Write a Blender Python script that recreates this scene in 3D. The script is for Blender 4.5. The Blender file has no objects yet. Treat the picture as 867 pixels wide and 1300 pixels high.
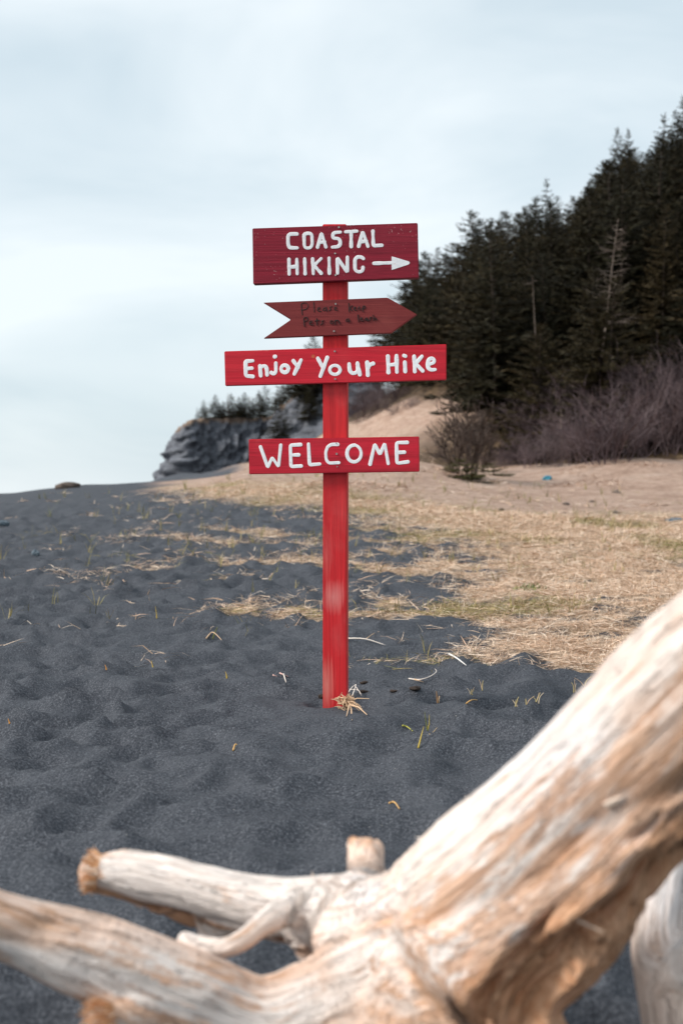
import bpy, bmesh, math, random
import numpy as np
from mathutils import Vector, Matrix
from mathutils.bvhtree import BVHTree

rng = np.random.default_rng(7)
random.seed(7)
scene = bpy.context.scene
COL = scene.collection

# ------------------------------------------------------------------ camera
EYE = 0.71            # metres above the sand at the foot of the signpost
FPX = 1806.0          # focal length in photo pixels (50 mm on a 24 mm wide frame)
HOR = 640.0           # row of the horizon in the photo
cam_d = bpy.data.cameras.new('camera')
cam = bpy.data.objects.new('camera', cam_d)
COL.objects.link(cam)
cam_d.sensor_fit = 'HORIZONTAL'
cam_d.sensor_width = 24.0
cam_d.lens = 50.0
cam.location = (0, 0, EYE)
PITCH = -math.atan(10 / FPX)
cam.rotation_euler = (math.pi / 2 + PITCH, 0, 0)
cam_d.clip_start = 0.05
cam_d.clip_end = 8000
cam_d.dof.use_dof = True
cam_d.dof.focus_distance = 5.15
cam_d.dof.aperture_fstop = 4.2
scene.camera = cam

# ------------------------------------------------------------------ sky and sun
SUN_EL, SUN_AZ = math.radians(36), math.radians(255)   # azimuth clockwise from +Y: behind the camera, to the left
world = bpy.data.worlds.new('World')
scene.world = world
world.use_nodes = True
wn = world.node_tree
wn.nodes.clear()
def N(nt, typ, **kw):
    n = nt.nodes.new(typ)
    for k, v in kw.items():
        setattr(n, k, v)
    return n
w_out = N(wn, 'ShaderNodeOutputWorld')
w_bg = N(wn, 'ShaderNodeBackground')
w_bg.inputs['Strength'].default_value = 0.1
w_sky = N(wn, 'ShaderNodeTexSky', sky_type='NISHITA', sun_disc=False, sun_elevation=SUN_EL, sun_rotation=SUN_AZ)
w_sky.dust_density = 2.0
w_tc = N(wn, 'ShaderNodeTexCoord')
w_map = N(wn, 'ShaderNodeMapping')
w_map.inputs['Scale'].default_value = (1.0, 1.0, 2.6)
w_map.inputs['Rotation'].default_value = (0.25, 0.3, 0.0)
w_n = N(wn, 'ShaderNodeTexNoise')
w_n.inputs['Scale'].default_value = 2.6
w_n.inputs['Detail'].default_value = 5
w_n.inputs['Roughness'].default_value = 0.5
w_n.inputs['Distortion'].default_value = 0.5
w_r = N(wn, 'ShaderNodeValToRGB')
w_r.color_ramp.elements[0].position = 0.40
w_r.color_ramp.elements[0].color = (2.55, 2.98, 3.22, 1)
w_r.color_ramp.elements[1].position = 0.62
w_r.color_ramp.elements[1].color = (3.5, 3.78, 3.90, 1)
w_m = N(wn, 'ShaderNodeMixRGB')
w_m.inputs['Fac'].default_value = 0.92
L = wn.links.new
L(w_tc.outputs['Generated'], w_map.inputs['Vector'])
L(w_map.outputs['Vector'], w_n.inputs['Vector'])
L(w_n.outputs['Fac'], w_r.inputs['Fac'])
L(w_sky.outputs['Color'], w_m.inputs['Color1'])
L(w_r.outputs['Color'], w_m.inputs['Color2'])
L(w_m.outputs['Color'], w_bg.inputs['Color'])
L(w_bg.outputs['Background'], w_out.inputs['Surface'])

sun_d = bpy.data.lights.new('sun', 'SUN')
sun_d.energy = 1.5
sun_d.angle = math.radians(14)
sun_d.color = (1.0, 0.95, 0.88)
sun = bpy.data.objects.new('sun', sun_d)
COL.objects.link(sun)
sdir = Vector((math.sin(SUN_AZ) * math.cos(SUN_EL), math.cos(SUN_AZ) * math.cos(SUN_EL), math.sin(SUN_EL)))
sun.rotation_euler = sdir.to_track_quat('Z', 'Y').to_euler()
sun.location = (-3, -3, 12)

vs = scene.view_settings
vs.view_transform = 'Standard'
vs.look = 'None'
vs.exposure = 1.4
vs.gamma = 1.0
vs.use_curve_mapping = False

# ------------------------------------------------------------------ helpers
def sstep(a, b, x):
    t = np.clip((np.asarray(x, float) - a) / (b - a), 0, 1)
    return t * t * (3 - 2 * t)

def _hash(ix, iy, iz, seed):
    n = (ix.astype(np.int64) * 374761393 + iy.astype(np.int64) * 668265263 + iz.astype(np.int64) * 2147483647 + seed * 1274126177) & 0xffffffff
    n = ((n ^ (n >> 13)) * 1274126177) & 0xffffffff
    n = (n ^ (n >> 16)) & 0xffffffff
    n = (n * 2246822519) & 0xffffffff
    return ((n ^ (n >> 15)) & 0xffffff) / float(0xffffff)

def vnoise(x, y, z=None, seed=0):
    x = np.asarray(x, float); y = np.asarray(y, float)
    z = np.zeros_like(x) if z is None else np.asarray(z, float)
    ix, iy, iz = np.floor(x), np.floor(y), np.floor(z)
    fx, fy, fz = x - ix, y - iy, z - iz
    fx = fx * fx * fx * (fx * (fx * 6 - 15) + 10)
    fy = fy * fy * fy * (fy * (fy * 6 - 15) + 10)
    fz = fz * fz * fz * (fz * (fz * 6 - 15) + 10)
    r = 0
    for dz in (0, 1):
        wz = fz if dz else 1 - fz
        for dy in (0, 1):
            wy = fy if dy else 1 - fy
            a = _hash(ix, iy + dy, iz + dz, seed); b = _hash(ix + 1, iy + dy, iz + dz, seed)
            r = r + wz * wy * (a * (1 - fx) + b * fx)
    return r

def worley(x, y, seed=0):
    """squared distance to the nearest of one jittered point per cell: round hollows, sharp crests"""
    ix, iy = np.floor(x), np.floor(y); d = np.full(np.shape(x), 9.0)
    for dx in (-1, 0, 1):
        for dy in (-1, 0, 1):
            cx, cy = ix + dx, iy + dy
            px = cx + 0.1 + 0.8 * _hash(cx, cy, cx * 0, seed); py = cy + 0.1 + 0.8 * _hash(cx, cy, cx * 0, seed + 7)
            d2 = (x - px) ** 2 + (y - py) ** 2
            h = np.clip(0.5 + (d - d2) / 0.16, 0, 1)          # rounded minimum, so crests are soft
            d = d * (1 - h) + d2 * h - 0.04 * h * (1 - h)
    return d

def fbm(x, y, z=None, seed=0, oct=4, gain=0.5):
    r, a, s, f = 0, 1.0, 0, 1.0
    for o in range(oct):
        r = r + a * vnoise(np.asarray(x) * f + 17.3 * o, np.asarray(y) * f + 5.1 * o, None if z is None else np.asarray(z) * f, seed + o)
        s += a; a *= gain; f *= 2.03
    return r / s

def mesh_np(name, verts, faces, mats=(), smooth=False, colors=None, attrs=None, midx=None):
    """faces: int array n x 3 or n x 4, or a list of such arrays."""
    if not isinstance(faces, list):
        faces = [faces]
    faces = [np.asarray(f, np.int64) for f in faces if len(f)]
    me = bpy.data.meshes.new(name)
    verts = np.asarray(verts, np.float32)
    me.vertices.add(len(verts))
    me.vertices.foreach_set('co', verts.ravel())
    idx = np.concatenate([f.ravel() for f in faces])
    tot = np.concatenate([np.full(len(f), f.shape[1]) for f in faces])
    start = np.concatenate([[0], np.cumsum(tot)[:-1]])
    me.loops.add(len(idx))
    me.loops.foreach_set('vertex_index', idx.astype(np.int32))
    me.polygons.add(len(tot))
    me.polygons.foreach_set('loop_start', start.astype(np.int32))
    me.polygons.foreach_set('loop_total', tot.astype(np.int32))
    if midx is not None:
        me.polygons.foreach_set('material_index', np.asarray(midx, np.int32))
    me.update(calc_edges=True)
    me.validate()
    me.polygons.foreach_set('use_smooth', np.full(len(me.polygons), smooth))
    for m in mats:
        me.materials.append(m)
    if colors is not None:
        c = np.ones((len(verts), 4), np.float32); c[:, :3] = colors
        a = me.attributes.new('tint', 'FLOAT_COLOR', 'POINT')
        a.data.foreach_set('color', c.ravel())
    for k, v in (attrs or {}).items():
        v = np.asarray(v, np.float32)
        if v.ndim == 2:
            a = me.attributes.new(k, 'FLOAT_VECTOR', 'POINT'); a.data.foreach_set('vector', v.ravel())
        else:
            a = me.attributes.new(k, 'FLOAT', 'POINT'); a.data.foreach_set('value', v)
    return me

def link(name, me, parent=None, loc=None, **props):
    o = bpy.data.objects.new(name, me)
    COL.objects.link(o)
    if parent is not None:
        o.parent = parent
    if loc is not None:
        o.location = loc
    for k, v in props.items():
        o[k] = v
    return o

def empty(name, loc, **props):
    o = link(name, None, None, loc, **props)
    o.empty_display_size = 0.1
    return o

class MB:
    """collects vertices, faces and vertex tints of one mesh"""
    def __init__(s):
        s.v, s.q, s.t, s.c, s.n = [], [], [], [], 0
    def add(s, v, q=None, t=None, c=None):
        v = np.asarray(v, float).reshape(-1, 3)
        if q is not None and len(q): s.q.append(np.asarray(q) + s.n)
        if t is not None and len(t): s.t.append(np.asarray(t) + s.n)
        s.v.append(v)
        s.c.append(np.broadcast_to(np.asarray((1, 1, 1) if c is None else c, float), v.shape))
        s.n += len(v)
    def tube(s, pts, rad, sides=6, c=None, cap=True):
        pts = np.asarray(pts, float); n = len(pts)
        rad = np.broadcast_to(np.asarray(rad, float), (n,))
        tan = np.gradient(pts, axis=0)
        tan /= np.linalg.norm(tan, axis=1)[:, None] + 1e-9
        ref = np.array([0.0, 0, 1.0]) if abs(tan[:, 2]).mean() < 0.8 else np.array([1.0, 0, 0])
        a = np.cross(tan, ref); a /= np.linalg.norm(a, axis=1)[:, None] + 1e-9
        b = np.cross(tan, a)
        th = np.arange(sides) * 2 * math.pi / sides
        ring = pts[:, None] + rad[:, None, None] * (np.cos(th)[None, :, None] * a[:, None] + np.sin(th)[None, :, None] * b[:, None])
        i = np.arange(n - 1)[:, None] * sides; j = np.arange(sides)[None]
        j2 = (j + 1) % sides
        q = np.stack([i + j, i + j2, i + sides + j2, i + sides + j], -1).reshape(-1, 4)
        v = ring.reshape(-1, 3)
        t = []
        if cap:
            v = np.vstack([v, pts[0], pts[-1]])
            k = n * sides
            for m in range(sides):
                t.append((k, (m + 1) % sides, m)); t.append((k + 1, (n - 1) * sides + m, (n - 1) * sides + (m + 1) % sides))
        s.add(v, q, np.array(t) if t else None, c)
    def mesh(s, name, mat, smooth=False):
        return mesh_np(name, np.vstack(s.v), [np.vstack(x) for x in (s.q, s.t) if x], [mat] if mat else [], smooth, np.vstack(s.c))

def ray(px, py):
    """direction (Y = 1) of a photo pixel"""
    return np.array([(px - 433.5) / FPX, 1.0, (HOR - py) / FPX])
def at(px, py, Y):
    d = ray(px, py)
    return np.array([d[0] * Y, Y, EYE + d[2] * Y])

# ---- materials
def new_mat(name, rough=0.8, spec=0.3):
    m = bpy.data.materials.new(name); m.use_nodes = True
    nt = m.node_tree
    b = nt.nodes['Principled BSDF']
    b.inputs['Roughness'].default_value = rough
    b.inputs['Specular IOR Level'].default_value = spec
    return m, nt, b
def ramp(nt, fac, stops, interp='LINEAR'):
    r = N(nt, 'ShaderNodeValToRGB')
    r.color_ramp.interpolation = interp
    e = r.color_ramp.elements
    while len(e) < len(stops): e.new(0.5)
    for k, (p, c) in enumerate(stops):
        e[k].position = p
        e[k].color = (*c, 1) if hasattr(c, '__len__') else (c, c, c, 1)
    nt.links.new(fac, r.inputs['Fac'])
    return r.outputs['Color']
def noise(nt, vec, scale, detail=3, rough=0.5, dist=0.0):
    n = N(nt, 'ShaderNodeTexNoise')
    n.inputs['Scale'].default_value = scale; n.inputs['Detail'].default_value = detail
    n.inputs['Roughness'].default_value = rough; n.inputs['Distortion'].default_value = dist
    if vec is not None: nt.links.new(vec, n.inputs['Vector'])
    return n.outputs['Fac']
def mix(nt, fac, a, b, blend='MIX'):
    m = N(nt, 'ShaderNodeMixRGB', blend_type=blend)
    for s, v in (('Fac', fac), ('Color1', a), ('Color2', b)):
        if hasattr(v, 'is_linked') or isinstance(v, bpy.types.NodeSocket): nt.links.new(v, m.inputs[s])
        elif hasattr(v, '__len__'): m.inputs[s].default_value = (*v, 1)
        else: m.inputs[s].default_value = v if s == 'Fac' else (v, v, v, 1)
    return m.outputs['Color']
def math_(nt, op, a, b=0.0):
    m = N(nt, 'ShaderNodeMath', operation=op)
    for k, v in enumerate((a, b)):
        if isinstance(v, bpy.types.NodeSocket): nt.links.new(v, m.inputs[k])
        else: m.inputs[k].default_value = v
    return m.outputs[0]
def mapping(nt, vec, scale=(1, 1, 1), loc=(0, 0, 0), rot=(0, 0, 0)):
    m = N(nt, 'ShaderNodeMapping')
    m.inputs['Scale'].default_value = scale; m.inputs['Location'].default_value = loc; m.inputs['Rotation'].default_value = rot
    nt.links.new(vec, m.inputs['Vector'])
    return m.outputs['Vector']
def coords(nt, which='Object'):
    return N(nt, 'ShaderNodeTexCoord').outputs[which]
def attr(nt, name, out='Color'):
    a = N(nt, 'ShaderNodeAttribute'); a.attribute_name = name
    return a.outputs[out]
def bump(nt, b, h, dist, strength=1.0):
    n = N(nt, 'ShaderNodeBump')
    n.inputs['Distance'].default_value = dist; n.inputs['Strength'].default_value = strength
    nt.links.new(h, n.inputs['Height']); nt.links.new(n.outputs['Normal'], b.inputs['Normal'])
def setc(nt, b, c):
    if isinstance(c, bpy.types.NodeSocket): nt.links.new(c, b.inputs['Base Color'])
    else: b.inputs['Base Color'].default_value = (*c, 1)

# ================================================================== TERRAIN
FY = np.array([-50, 10, 20, 36, 42, 48, 60, 75, 100, 135, 200, 400, 4000.0])
FX = np.array([110, 70, 40, 16, 8.5, 2.5, -3, -6, -8, -9, -9, -9, -9.0])
def foot_d(X, Y):
    d2 = np.full(X.shape, 1e12)
    for k in range(len(FY) - 1):
        ax, ay, bx, by = FX[k], FY[k], FX[k + 1], FY[k + 1]
        ex, ey = bx - ax, by - ay
        t = np.clip(((X - ax) * ex + (Y - ay) * ey) / (ex * ex + ey * ey), 0, 1)
        d2 = np.minimum(d2, (X - ax - t * ex) ** 2 + (Y - ay - t * ey) ** 2)
    return np.sqrt(d2) * np.where(X > np.interp(Y, FY, FX), 1, -1)

def grass_mask(X, Y):
    """1 = thick dead grass, 0 = bare black sand"""
    xb = np.interp(Y, [4, 5.6, 6.2, 7, 8, 10, 12, 16, 18, 20, 22, 26], [3.0, 1.6, 0.62, 0.42, 0.62, 0.95, 1.1, 0.95, 0.4, -0.9, -2.2, -3.2])
    w = np.interp(Y, [5, 6.5, 10, 20], [0.28, 0.34, 0.55, 1.4])
    n = fbm(X * 1.1, Y * 0.7, seed=31, oct=4) - 0.5
    n2 = fbm(X * 3.3, Y * 2.2, seed=35, oct=3) - 0.5
    m = sstep(-1, 1, (X - xb + n * 1.3 * np.interp(Y, [5, 8], [0.6, 1]) + n2 * 0.9) / w)
    m = m * (1 - 0.55 * sstep(0.54, 0.66, fbm(X * 2.4, Y * 1.8, seed=37, oct=3)) * sstep(18, 10, Y))
    # loose mats of straw lying on the sand left of the field
    band = np.exp(-((Y - 8.5) / 0.6) ** 2) * sstep(-1.1, -0.4, X) * 0.9
    band = np.maximum(band, np.exp(-((Y - 11.5) / 1.8) ** 2) * sstep(-3.2, -0.6, X) * 0.62)
    band = np.maximum(band, np.exp(-((Y - 15.5) / 2.2) ** 2) * sstep(-4.2, -1.0, X) * 0.62)
    band = np.maximum(band, np.exp(-((Y - 7.4) / 1.3) ** 2) * sstep(-0.15, 0.5, X) * 0.75)
    band = np.maximum(band, 0.72 * sstep(0.0, 0.3, X) * sstep(1.8, 1.0, X) * sstep(6.2, 7.2, Y) * sstep(19, 15, Y))
    mats = sstep(0.52, 0.66, fbm(X * 2.6, Y * 2.2, seed=41, oct=4) + 0.16 * (band - 0.5))
    m = np.maximum(m, band * mats)
    return np.clip(m * sstep(5.4, 6.2, Y + n2 * 0.6), 0, 1)

def height(X, Y, fine=True):
    X = np.asarray(X, float); Y = np.asarray(Y, float)
    soft = np.where(Y - 5.5 > 6, Y - 5.5, np.log1p(np.exp(np.clip((Y - 5.5) * 1.2, -30, 30))) / 1.2)
    z = 0.042 * np.minimum(soft, 20.5) + 0.055 * np.clip(Y - 26, 0, 22)
    z = z + 0.05 * np.clip(X - 3, 0, 12) * sstep(20, 36, Y)
    lat = np.interp(X, [-14, -6.7, -5.2, -3.7, -2.6, -1.76, -0.5, 2, 4], [-0.35, -0.05, 0.10, 0.15, 0.25, 0.40, 0.48, 0.2, 0.0])
    z = z + lat * sstep(14, 28, Y) * (1 - sstep(34, 50, Y))
    xs = np.interp(Y, [28, 45, 60, 75, 100, 140], [-1.0, -2.0, -6, -9, -11, -11])
    z = z - 5.5 * sstep(28.5, 44, Y) * sstep(0, 9, xs - X)
    z = z - 3.0 * sstep(25, 120, -X) - 4.5 * sstep(140, 300, Y) * sstep(5, 40, -X)
    d = foot_d(X, Y)
    dp = np.clip(d, 0, None)
    hill = 0.65 * np.minimum(dp, 24) ** 2 / (np.minimum(dp, 24) + 2) + 0.12 * np.clip(dp - 24, 0, 60)
    z = z + hill
    z = z + 0.5 * (fbm(X * 0.16, Y * 0.16, seed=3) - 0.5) * sstep(24, 40, Y) + 0.8 * (fbm(X * .3, Y * .3, seed=4, oct=3) - .5) * sstep(0.5, 5, d)
    z = z + 0.06 * (fbm(X * 0.55, Y * 0.55, seed=5, oct=2) - 0.5) * sstep(30, 6, Y) + 0.10 * (fbm(X * .5, Y * .35, seed=6, oct=3) - .5) * sstep(8, 16, Y)
    z = z + 0.50 * np.exp(-((X - 6.5) / 2.6) ** 2 - ((Y - 31) / 3.5) ** 2) + 0.28 * np.exp(-((X - 1.6) / 1.6) ** 2 - ((Y - 30) / 4) ** 2)
    if not fine:
        z = z - POST_OFF
    if fine:
        fade = 1 - sstep(14, 30, Y)
        wx = X + 0.34 * (fbm(X * 2.4, Y * 2.4, seed=11, oct=3) - 0.5); wy = Y + 0.34 * (fbm(X * 2.4, Y * 2.4, seed=12, oct=3) - 0.5)
        w1 = np.sqrt(np.clip(worley(wx * 3.9, wy * 3.3, 13), 0, 0.75) + 0.03)
        w2 = np.sqrt(np.clip(worley(wx * 7.3 + 9, wy * 6.2, 14), 0, 0.75) + 0.03)
        ph = wy * 15.0 + 5.5 * fbm(X * 1.6, Y * 0.9, seed=17, oct=3)
        rip = 1 - np.abs(np.sin(ph)) ** 0.8
        n3 = fbm(X * 16, Y * 18, seed=15, oct=2) - .5
        amp = 0.75 + 0.5 * vnoise(X * .8, Y * .8, seed=16)
        g = (1 - 0.65 * grass_mask(X, Y)) * (1 - 0.8 * np.exp(-(((X + 0.02) / 0.3) ** 2 + ((Y - 5.0) / 0.35) ** 2)))
        z = z + fade * g * (amp * (0.104 * w1 + 0.038 * w2 + 0.028 * rip - 0.086) + 0.007 * n3)
        z = z - POST_OFF
        # the pit scuffed round the foot of the post
        px, py = -0.0245, 5.24
        z = z - 0.075 * np.exp(-(((X - px + 0.055) / 0.035) ** 2 + ((Y - py - 0.05) / 0.09) ** 2))
        z = z - 0.055 * np.exp(-(((X - px - 0.09) / 0.06) ** 2 + ((Y - py - 0.12) / 0.10) ** 2))
                # scuffed hollow dug out beside it
        z = z - 0.020 * np.exp(-(((X - 0.30) / 0.22) ** 2 + ((Y - 5.34) / 0.07) ** 2)) * (0.5 + vnoise(X * 18, Y * 18, seed=19))
    return z
POST_OFF = 0.0
POST_OFF = float(height(np.array([-0.02]), np.array([5.13]))[0]) + 0.028
def hz(x, y):
    return float(height(np.array([x]), np.array([y]))[0])

rows = [0.4]
while rows[-1] < 6000:
    r = rows[-1]
    rows.append(r * (1 + (0.0055 if r < 14 else 0.008 if r < 40 else 0.014 if r < 150 else 0.09)))
r_ = np.array(rows)
uc = np.arange(-0.32, 0.3201, 0.0021)
side = [0.325]
while side[-1] < 5: side.append(side[-1] * 1.06)
u_ = np.concatenate([-np.array(side)[::-1], uc, np.array(side)])
R_, U_ = np.meshgrid(r_, u_, indexing='ij')
GX, GY = (U_ * R_), (R_ - 2.0)
GZ = height(GX.ravel(), GY.ravel()).reshape(GX.shape)
nr, nc = GX.shape
ii = (np.arange(nr - 1)[:, None] * nc + np.arange(nc - 1)[None]).ravel()
gq = np.stack([ii, ii + 1, ii + nc + 1, ii + nc], -1)
gv = np.stack([GX, GY, GZ], -1).reshape(-1, 3)
fd = foot_d(GX.ravel(), GY.ravel())
g_grass = grass_mask(GX.ravel(), GY.ravel())
# bare pale bank between the field and the wood; litter under the wood
jit = fbm(GX.ravel() * .5, GY.ravel() * .3, seed=51) - .5
bk0 = np.interp(GX.ravel(), [-2, 2.5], [23.0, 17.5])
g_bank = sstep(0, 3.0, GY.ravel() - bk0 + jit * 6) * sstep(-4.2, -2.2, GX.ravel() + jit * 2) * (1 - sstep(90, 130, GY.ravel()))
bare = sstep(5.5, 6.5, fd + jit * 1.5)
bare_r = sstep(-1.5, -0.3, fd + jit * 2.2)
kk = sstep(46, 56, GY.ravel() + jit * 6 - GX.ravel() * 0.6)
lit = bare_r * (1 - kk) + bare * kk
g_lit = lit * sstep(36, 40, GY.ravel())

m_ground, nt, b = new_mat('ground_mat', 0.9, 0.25)
co = coords(nt)
# black sand
grain = noise(nt, co, 150, 3, 0.8)
fine = noise(nt, co, 900, 1, 0.5)
patch = noise(nt, co, 2.3, 4, 0.6)
sandc = ramp(nt, grain, [(0.30, (0.016, 0.0178, 0.023)), (0.50, (0.048, 0.0525, 0.064)), (0.74, (0.18, 0.19, 0.213))])
sandc = mix(nt, math_(nt, 'MULTIPLY', patch, 0.35), sandc, (0.050, 0.0545, 0.065))
spk = N(nt, 'ShaderNodeTexVoronoi'); spk.inputs['Scale'].default_value = 75
nt.links.new(co, spk.inputs['Vector'])
spkf = ramp(nt, spk.outputs['Distance'], [(0.12, 1.0), (0.22, 0.0)])
spkr = ramp(nt, spk.outputs['Color'], [(0.90, 0.0), (0.93, 1.0)])
sandc = mix(nt, math_(nt, 'MULTIPLY', mix(nt, 1.0, spkf, spkr, 'MULTIPLY'), 0.6), sandc, (0.32, 0.31, 0.30))
# straw thatch
sv = mapping(nt, co, (1, 1, 1))
st1 = noise(nt, mapping(nt, co, (9, 60, 9), rot=(0, 0, 0.5)), 1.6, 4, 0.7, 0.6)
st2 = noise(nt, mapping(nt, co, (60, 9, 9), rot=(0, 0, -0.35)), 1.6, 4, 0.7, 0.6)
stm = math_(nt, 'MAXIMUM', st1, st2)
straw = ramp(nt, stm, [(0.36, (0.075, 0.058, 0.040)), (0.52, (0.38, 0.27, 0.18)), (0.68, (0.70, 0.53, 0.39))])
olive = noise(nt, co, 1.4, 3, 0.6)
straw = mix(nt, ramp(nt, olive, [(0.54, 0.0), (0.76, 0.4)]), straw, (0.20, 0.17, 0.06))
# pale bank
bk = noise(nt, mapping(nt, co, (0.5, 0.9, 2.5), rot=(0, 0, 0.3)), 1.5, 6, 0.65, 0.8)
bk2 = noise(nt, co, 6.5, 6, 0.75)
bank = ramp(nt, bk, [(0.34, (0.34, 0.205, 0.155)), (0.50, (0.54, 0.37, 0.295)), (0.66, (0.68, 0.52, 0.43))])
bank = mix(nt, 0.55, bank, ramp(nt, bk2, [(0.36, (0.26, 0.165, 0.12)), (0.55, (0.54, 0.38, 0.29)), (0.7, (0.64, 0.49, 0.39))]))
# forest floor litter
li = noise(nt, co, 2.2, 5, 0.7)
litter = ramp(nt, li, [(0.35, (0.045, 0.030, 0.020)), (0.55, (0.11, 0.070, 0.040)), (0.7, (0.22, 0.15, 0.085))])
gm = attr(nt, 'grass', 'Fac'); bm_ = attr(nt, 'bank', 'Fac'); lm_ = attr(nt, 'litter', 'Fac')
brk = noise(nt, co, 14, 4, 0.7)
gedge = ramp(nt, math_(nt, 'ADD', math_(nt, 'MULTIPLY', gm, 0.9), math_(nt, 'MULTIPLY', brk, 0.75)), [(0.72, 0.0), (1.02, 1.0)])
c = mix(nt, gedge, sandc, straw)
c = mix(nt, bm_, c, bank)
c = mix(nt, lm_, c, litter)
setc(nt, b, c)
bh = math_(nt, 'ADD', math_(nt, 'MULTIPLY', grain, 0.6), math_(nt, 'MULTIPLY', noise(nt, co, 45, 3, 0.6), 1.4))
bh = math_(nt, 'ADD', bh, math_(nt, 'MULTIPLY', math_(nt, 'MULTIPLY', stm, gm), 5.0))
bh = math_(nt, 'ADD', bh, math_(nt, 'MULTIPLY', math_(nt, 'MULTIPLY', bk2, bm_), 25.0))
bump(nt, b, bh, 0.006, 0.9)

ground_me = mesh_np('beach_ground', gv, gq, [m_ground], True, attrs={'grass': g_grass, 'bank': g_bank, 'litter': g_lit})
ground = link('beach_ground', ground_me, kind='structure')

# sea, hidden by the crest of the beach from here
m_sea, nt, b = new_mat('sea_mat', 0.12, 0.5)
setc(nt, b, (0.02, 0.035, 0.045))
bump(nt, b, noise(nt, mapping(nt, coords(nt), (0.25, 0.5, 1)), 2.0, 5, 0.6), 0.25)
sg = np.array([[-7000, -400, -1.6], [-6.0, -400, -1.6], [-6.0, 7000, -1.6], [-7000, 7000, -1.6]], float)
sea = link('sea', mesh_np("sea", sg, np.array([[0, 1, 2, 3]]), [m_sea]), kind='structure')

# ================================================================== CLIFF
PR = [(470, 462), (445, 468), (420, 477), (400, 489), (375, 506), (352, 519), (335, 530), (300, 531), (258, 533), (238, 537), (226, 543)]
YC = 150.0
top = np.array([at(a, c_, YC) for a, c_ in PR])
top[:, 1] += np.array([-6, -8, -8, -7, -4, -1, 1, 0, -2, -3, 0.0])
back = np.array([[top[-1, 0] + dx, YC + dy, top[-1, 2] - 0.5 + 0.05 * dy] for dx, dy in ((-0.8, 5), (-0.2, 12), (1.5, 25), (3.5, 50), (6, 90))])
path = np.vstack([top, back])
seg = np.concatenate([[0], np.cumsum(np.linalg.norm(np.diff(path, axis=0), axis=1))])
sN = np.concatenate([np.arange(0, seg[len(top)], 0.13), np.arange(seg[len(top)], seg[-1], 0.6)])
P = np.stack([np.interp(sN, seg, path[:, k]) for k in range(3)], -1)
for _ in range(6):
    P[1:-1, :2] = 0.25 * P[:-2, :2] + 0.5 * P[1:-1, :2] + 0.25 * P[2:, :2]
tg = np.gradient(P[:, :2], axis=0); tg /= np.linalg.norm(tg, axis=1)[:, None]
nrm = np.stack([-tg[:, 1], tg[:, 0]], -1)     # outward (towards the camera / the sea)
for _ in range(10):
    nrm[1:-1] = 0.25 * nrm[:-2] + 0.5 * nrm[1:-1] + 0.25 * nrm[2:]
nrm /= np.linalg.norm(nrm, axis=1)[:, None]
if nrm[5, 1] > 0: nrm = -nrm
VN = 84
v_ = np.linspace(0, 1, VN)
batt = np.interp(v_, [0, 0.25, 0.42, 0.5, 0.8, 0.95, 1.0], [5.0, 4.0, 3.2, 2.7, 1.0, 0.25, 0.0])
rightness = sstep(seg[7], seg[2], sN)         # the right part leans back as a slope
bt = batt[None] * (1 + 2.6 * rightness[:, None] * (0.3 + v_[None] * 0.0 + (1 - v_[None])))
zb = -4.5
fx = P[:, 0:1] + nrm[:, 0:1] * bt
fy = P[:, 1:2] + nrm[:, 1:2] * bt
fz = zb + (P[:, 2:3] - zb) * v_[None]
SS = np.broadcast_to(sN[:, None], fx.shape)
# strata tilted down to the right, ribs and gullies
rot = fz * 0.9 + SS * 0.45
disp = 1.5 * (fbm(SS * 0.30, fz * 0.10, seed=61, oct=3) - 0.5) + 1.5 * np.abs(fbm(SS * 0.55, fz * 0.25, seed=62, oct=4) - 0.5) * -1.6
disp += 1.7 * (fbm(rot * 0.8, SS * 0.25, seed=63, oct=4, gain=.6) - 0.5) + 1.1 * (fbm(SS * 1.8, fz * 1.5, seed=64, oct=3) - .5)
disp += 0.8 * (np.sqrt(worley(SS * 0.5 + fz * 0.35, fz * 0.28, 68)) - 0.4) + 0.9 * (np.sqrt(worley(SS * 1.3 + fz * 0.5, fz * 1.0, 69)) - 0.4)
disp = np.floor(disp / 0.22) * 0.22 * 0.45 + disp * 0.55
disp *= (0.35 + 0.65 * sstep(0, 0.12, 1 - v_))[None]
fx = fx + nrm[:, 0:1] * disp; fy = fy + nrm[:, 1:2] * disp
topn = 0.5 * (fbm(sN * 0.9, sN * 0, seed=65) - 0.5)
fz = fz + topn[:, None] * v_[None] ** 6
CB = 30
wb = np.linspace(0, 1, CB + 1)[1:] ** 1.6
cx = fx[:, -1:] - nrm[:, 0:1] * wb[None] * 14
cy = fy[:, -1:] + np.abs(nrm[:, 1:2]) * 0 + wb[None] * 60
cx = fx[:, -1:] + wb[None] * (2.0 - fx[:, -1:]) * 0.3
cz = fz[:, -1:] + wb[None] * 3.0 + 0.6 * (fbm(cx * .4, cy * .4, seed=66, oct=3) - .5) * sstep(0, .2, wb)[None]
CX, CY, CZ = np.hstack([fx, cx]), np.hstack([fy, cy]), np.hstack([fz, cz])
na, nb = CX.shape
ii = (np.arange(na - 1)[:, None] * nb + np.arange(nb - 1)[None]).ravel()
cq = np.stack([ii, ii + nb, ii + nb + 1, ii + 1], -1)
cap_attr = np.hstack([np.broadcast_to(sstep(0.955, 0.99, v_ + 0 * sN[:, None] + 0.05 * (fbm(sN * 1.5, sN * 0, seed=67)[:, None] - .5)), fx.shape), np.ones(cx.shape)])
m_cliff, nt, b = new_mat('cliff_mat', 0.9, 0.2)
co = coords(nt)
r1 = noise(nt, mapping(nt, co, (0.5, 0.5, 1.6), rot=(0, 0.45, 0)), 0.9, 7, 0.68, 0.5)
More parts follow.
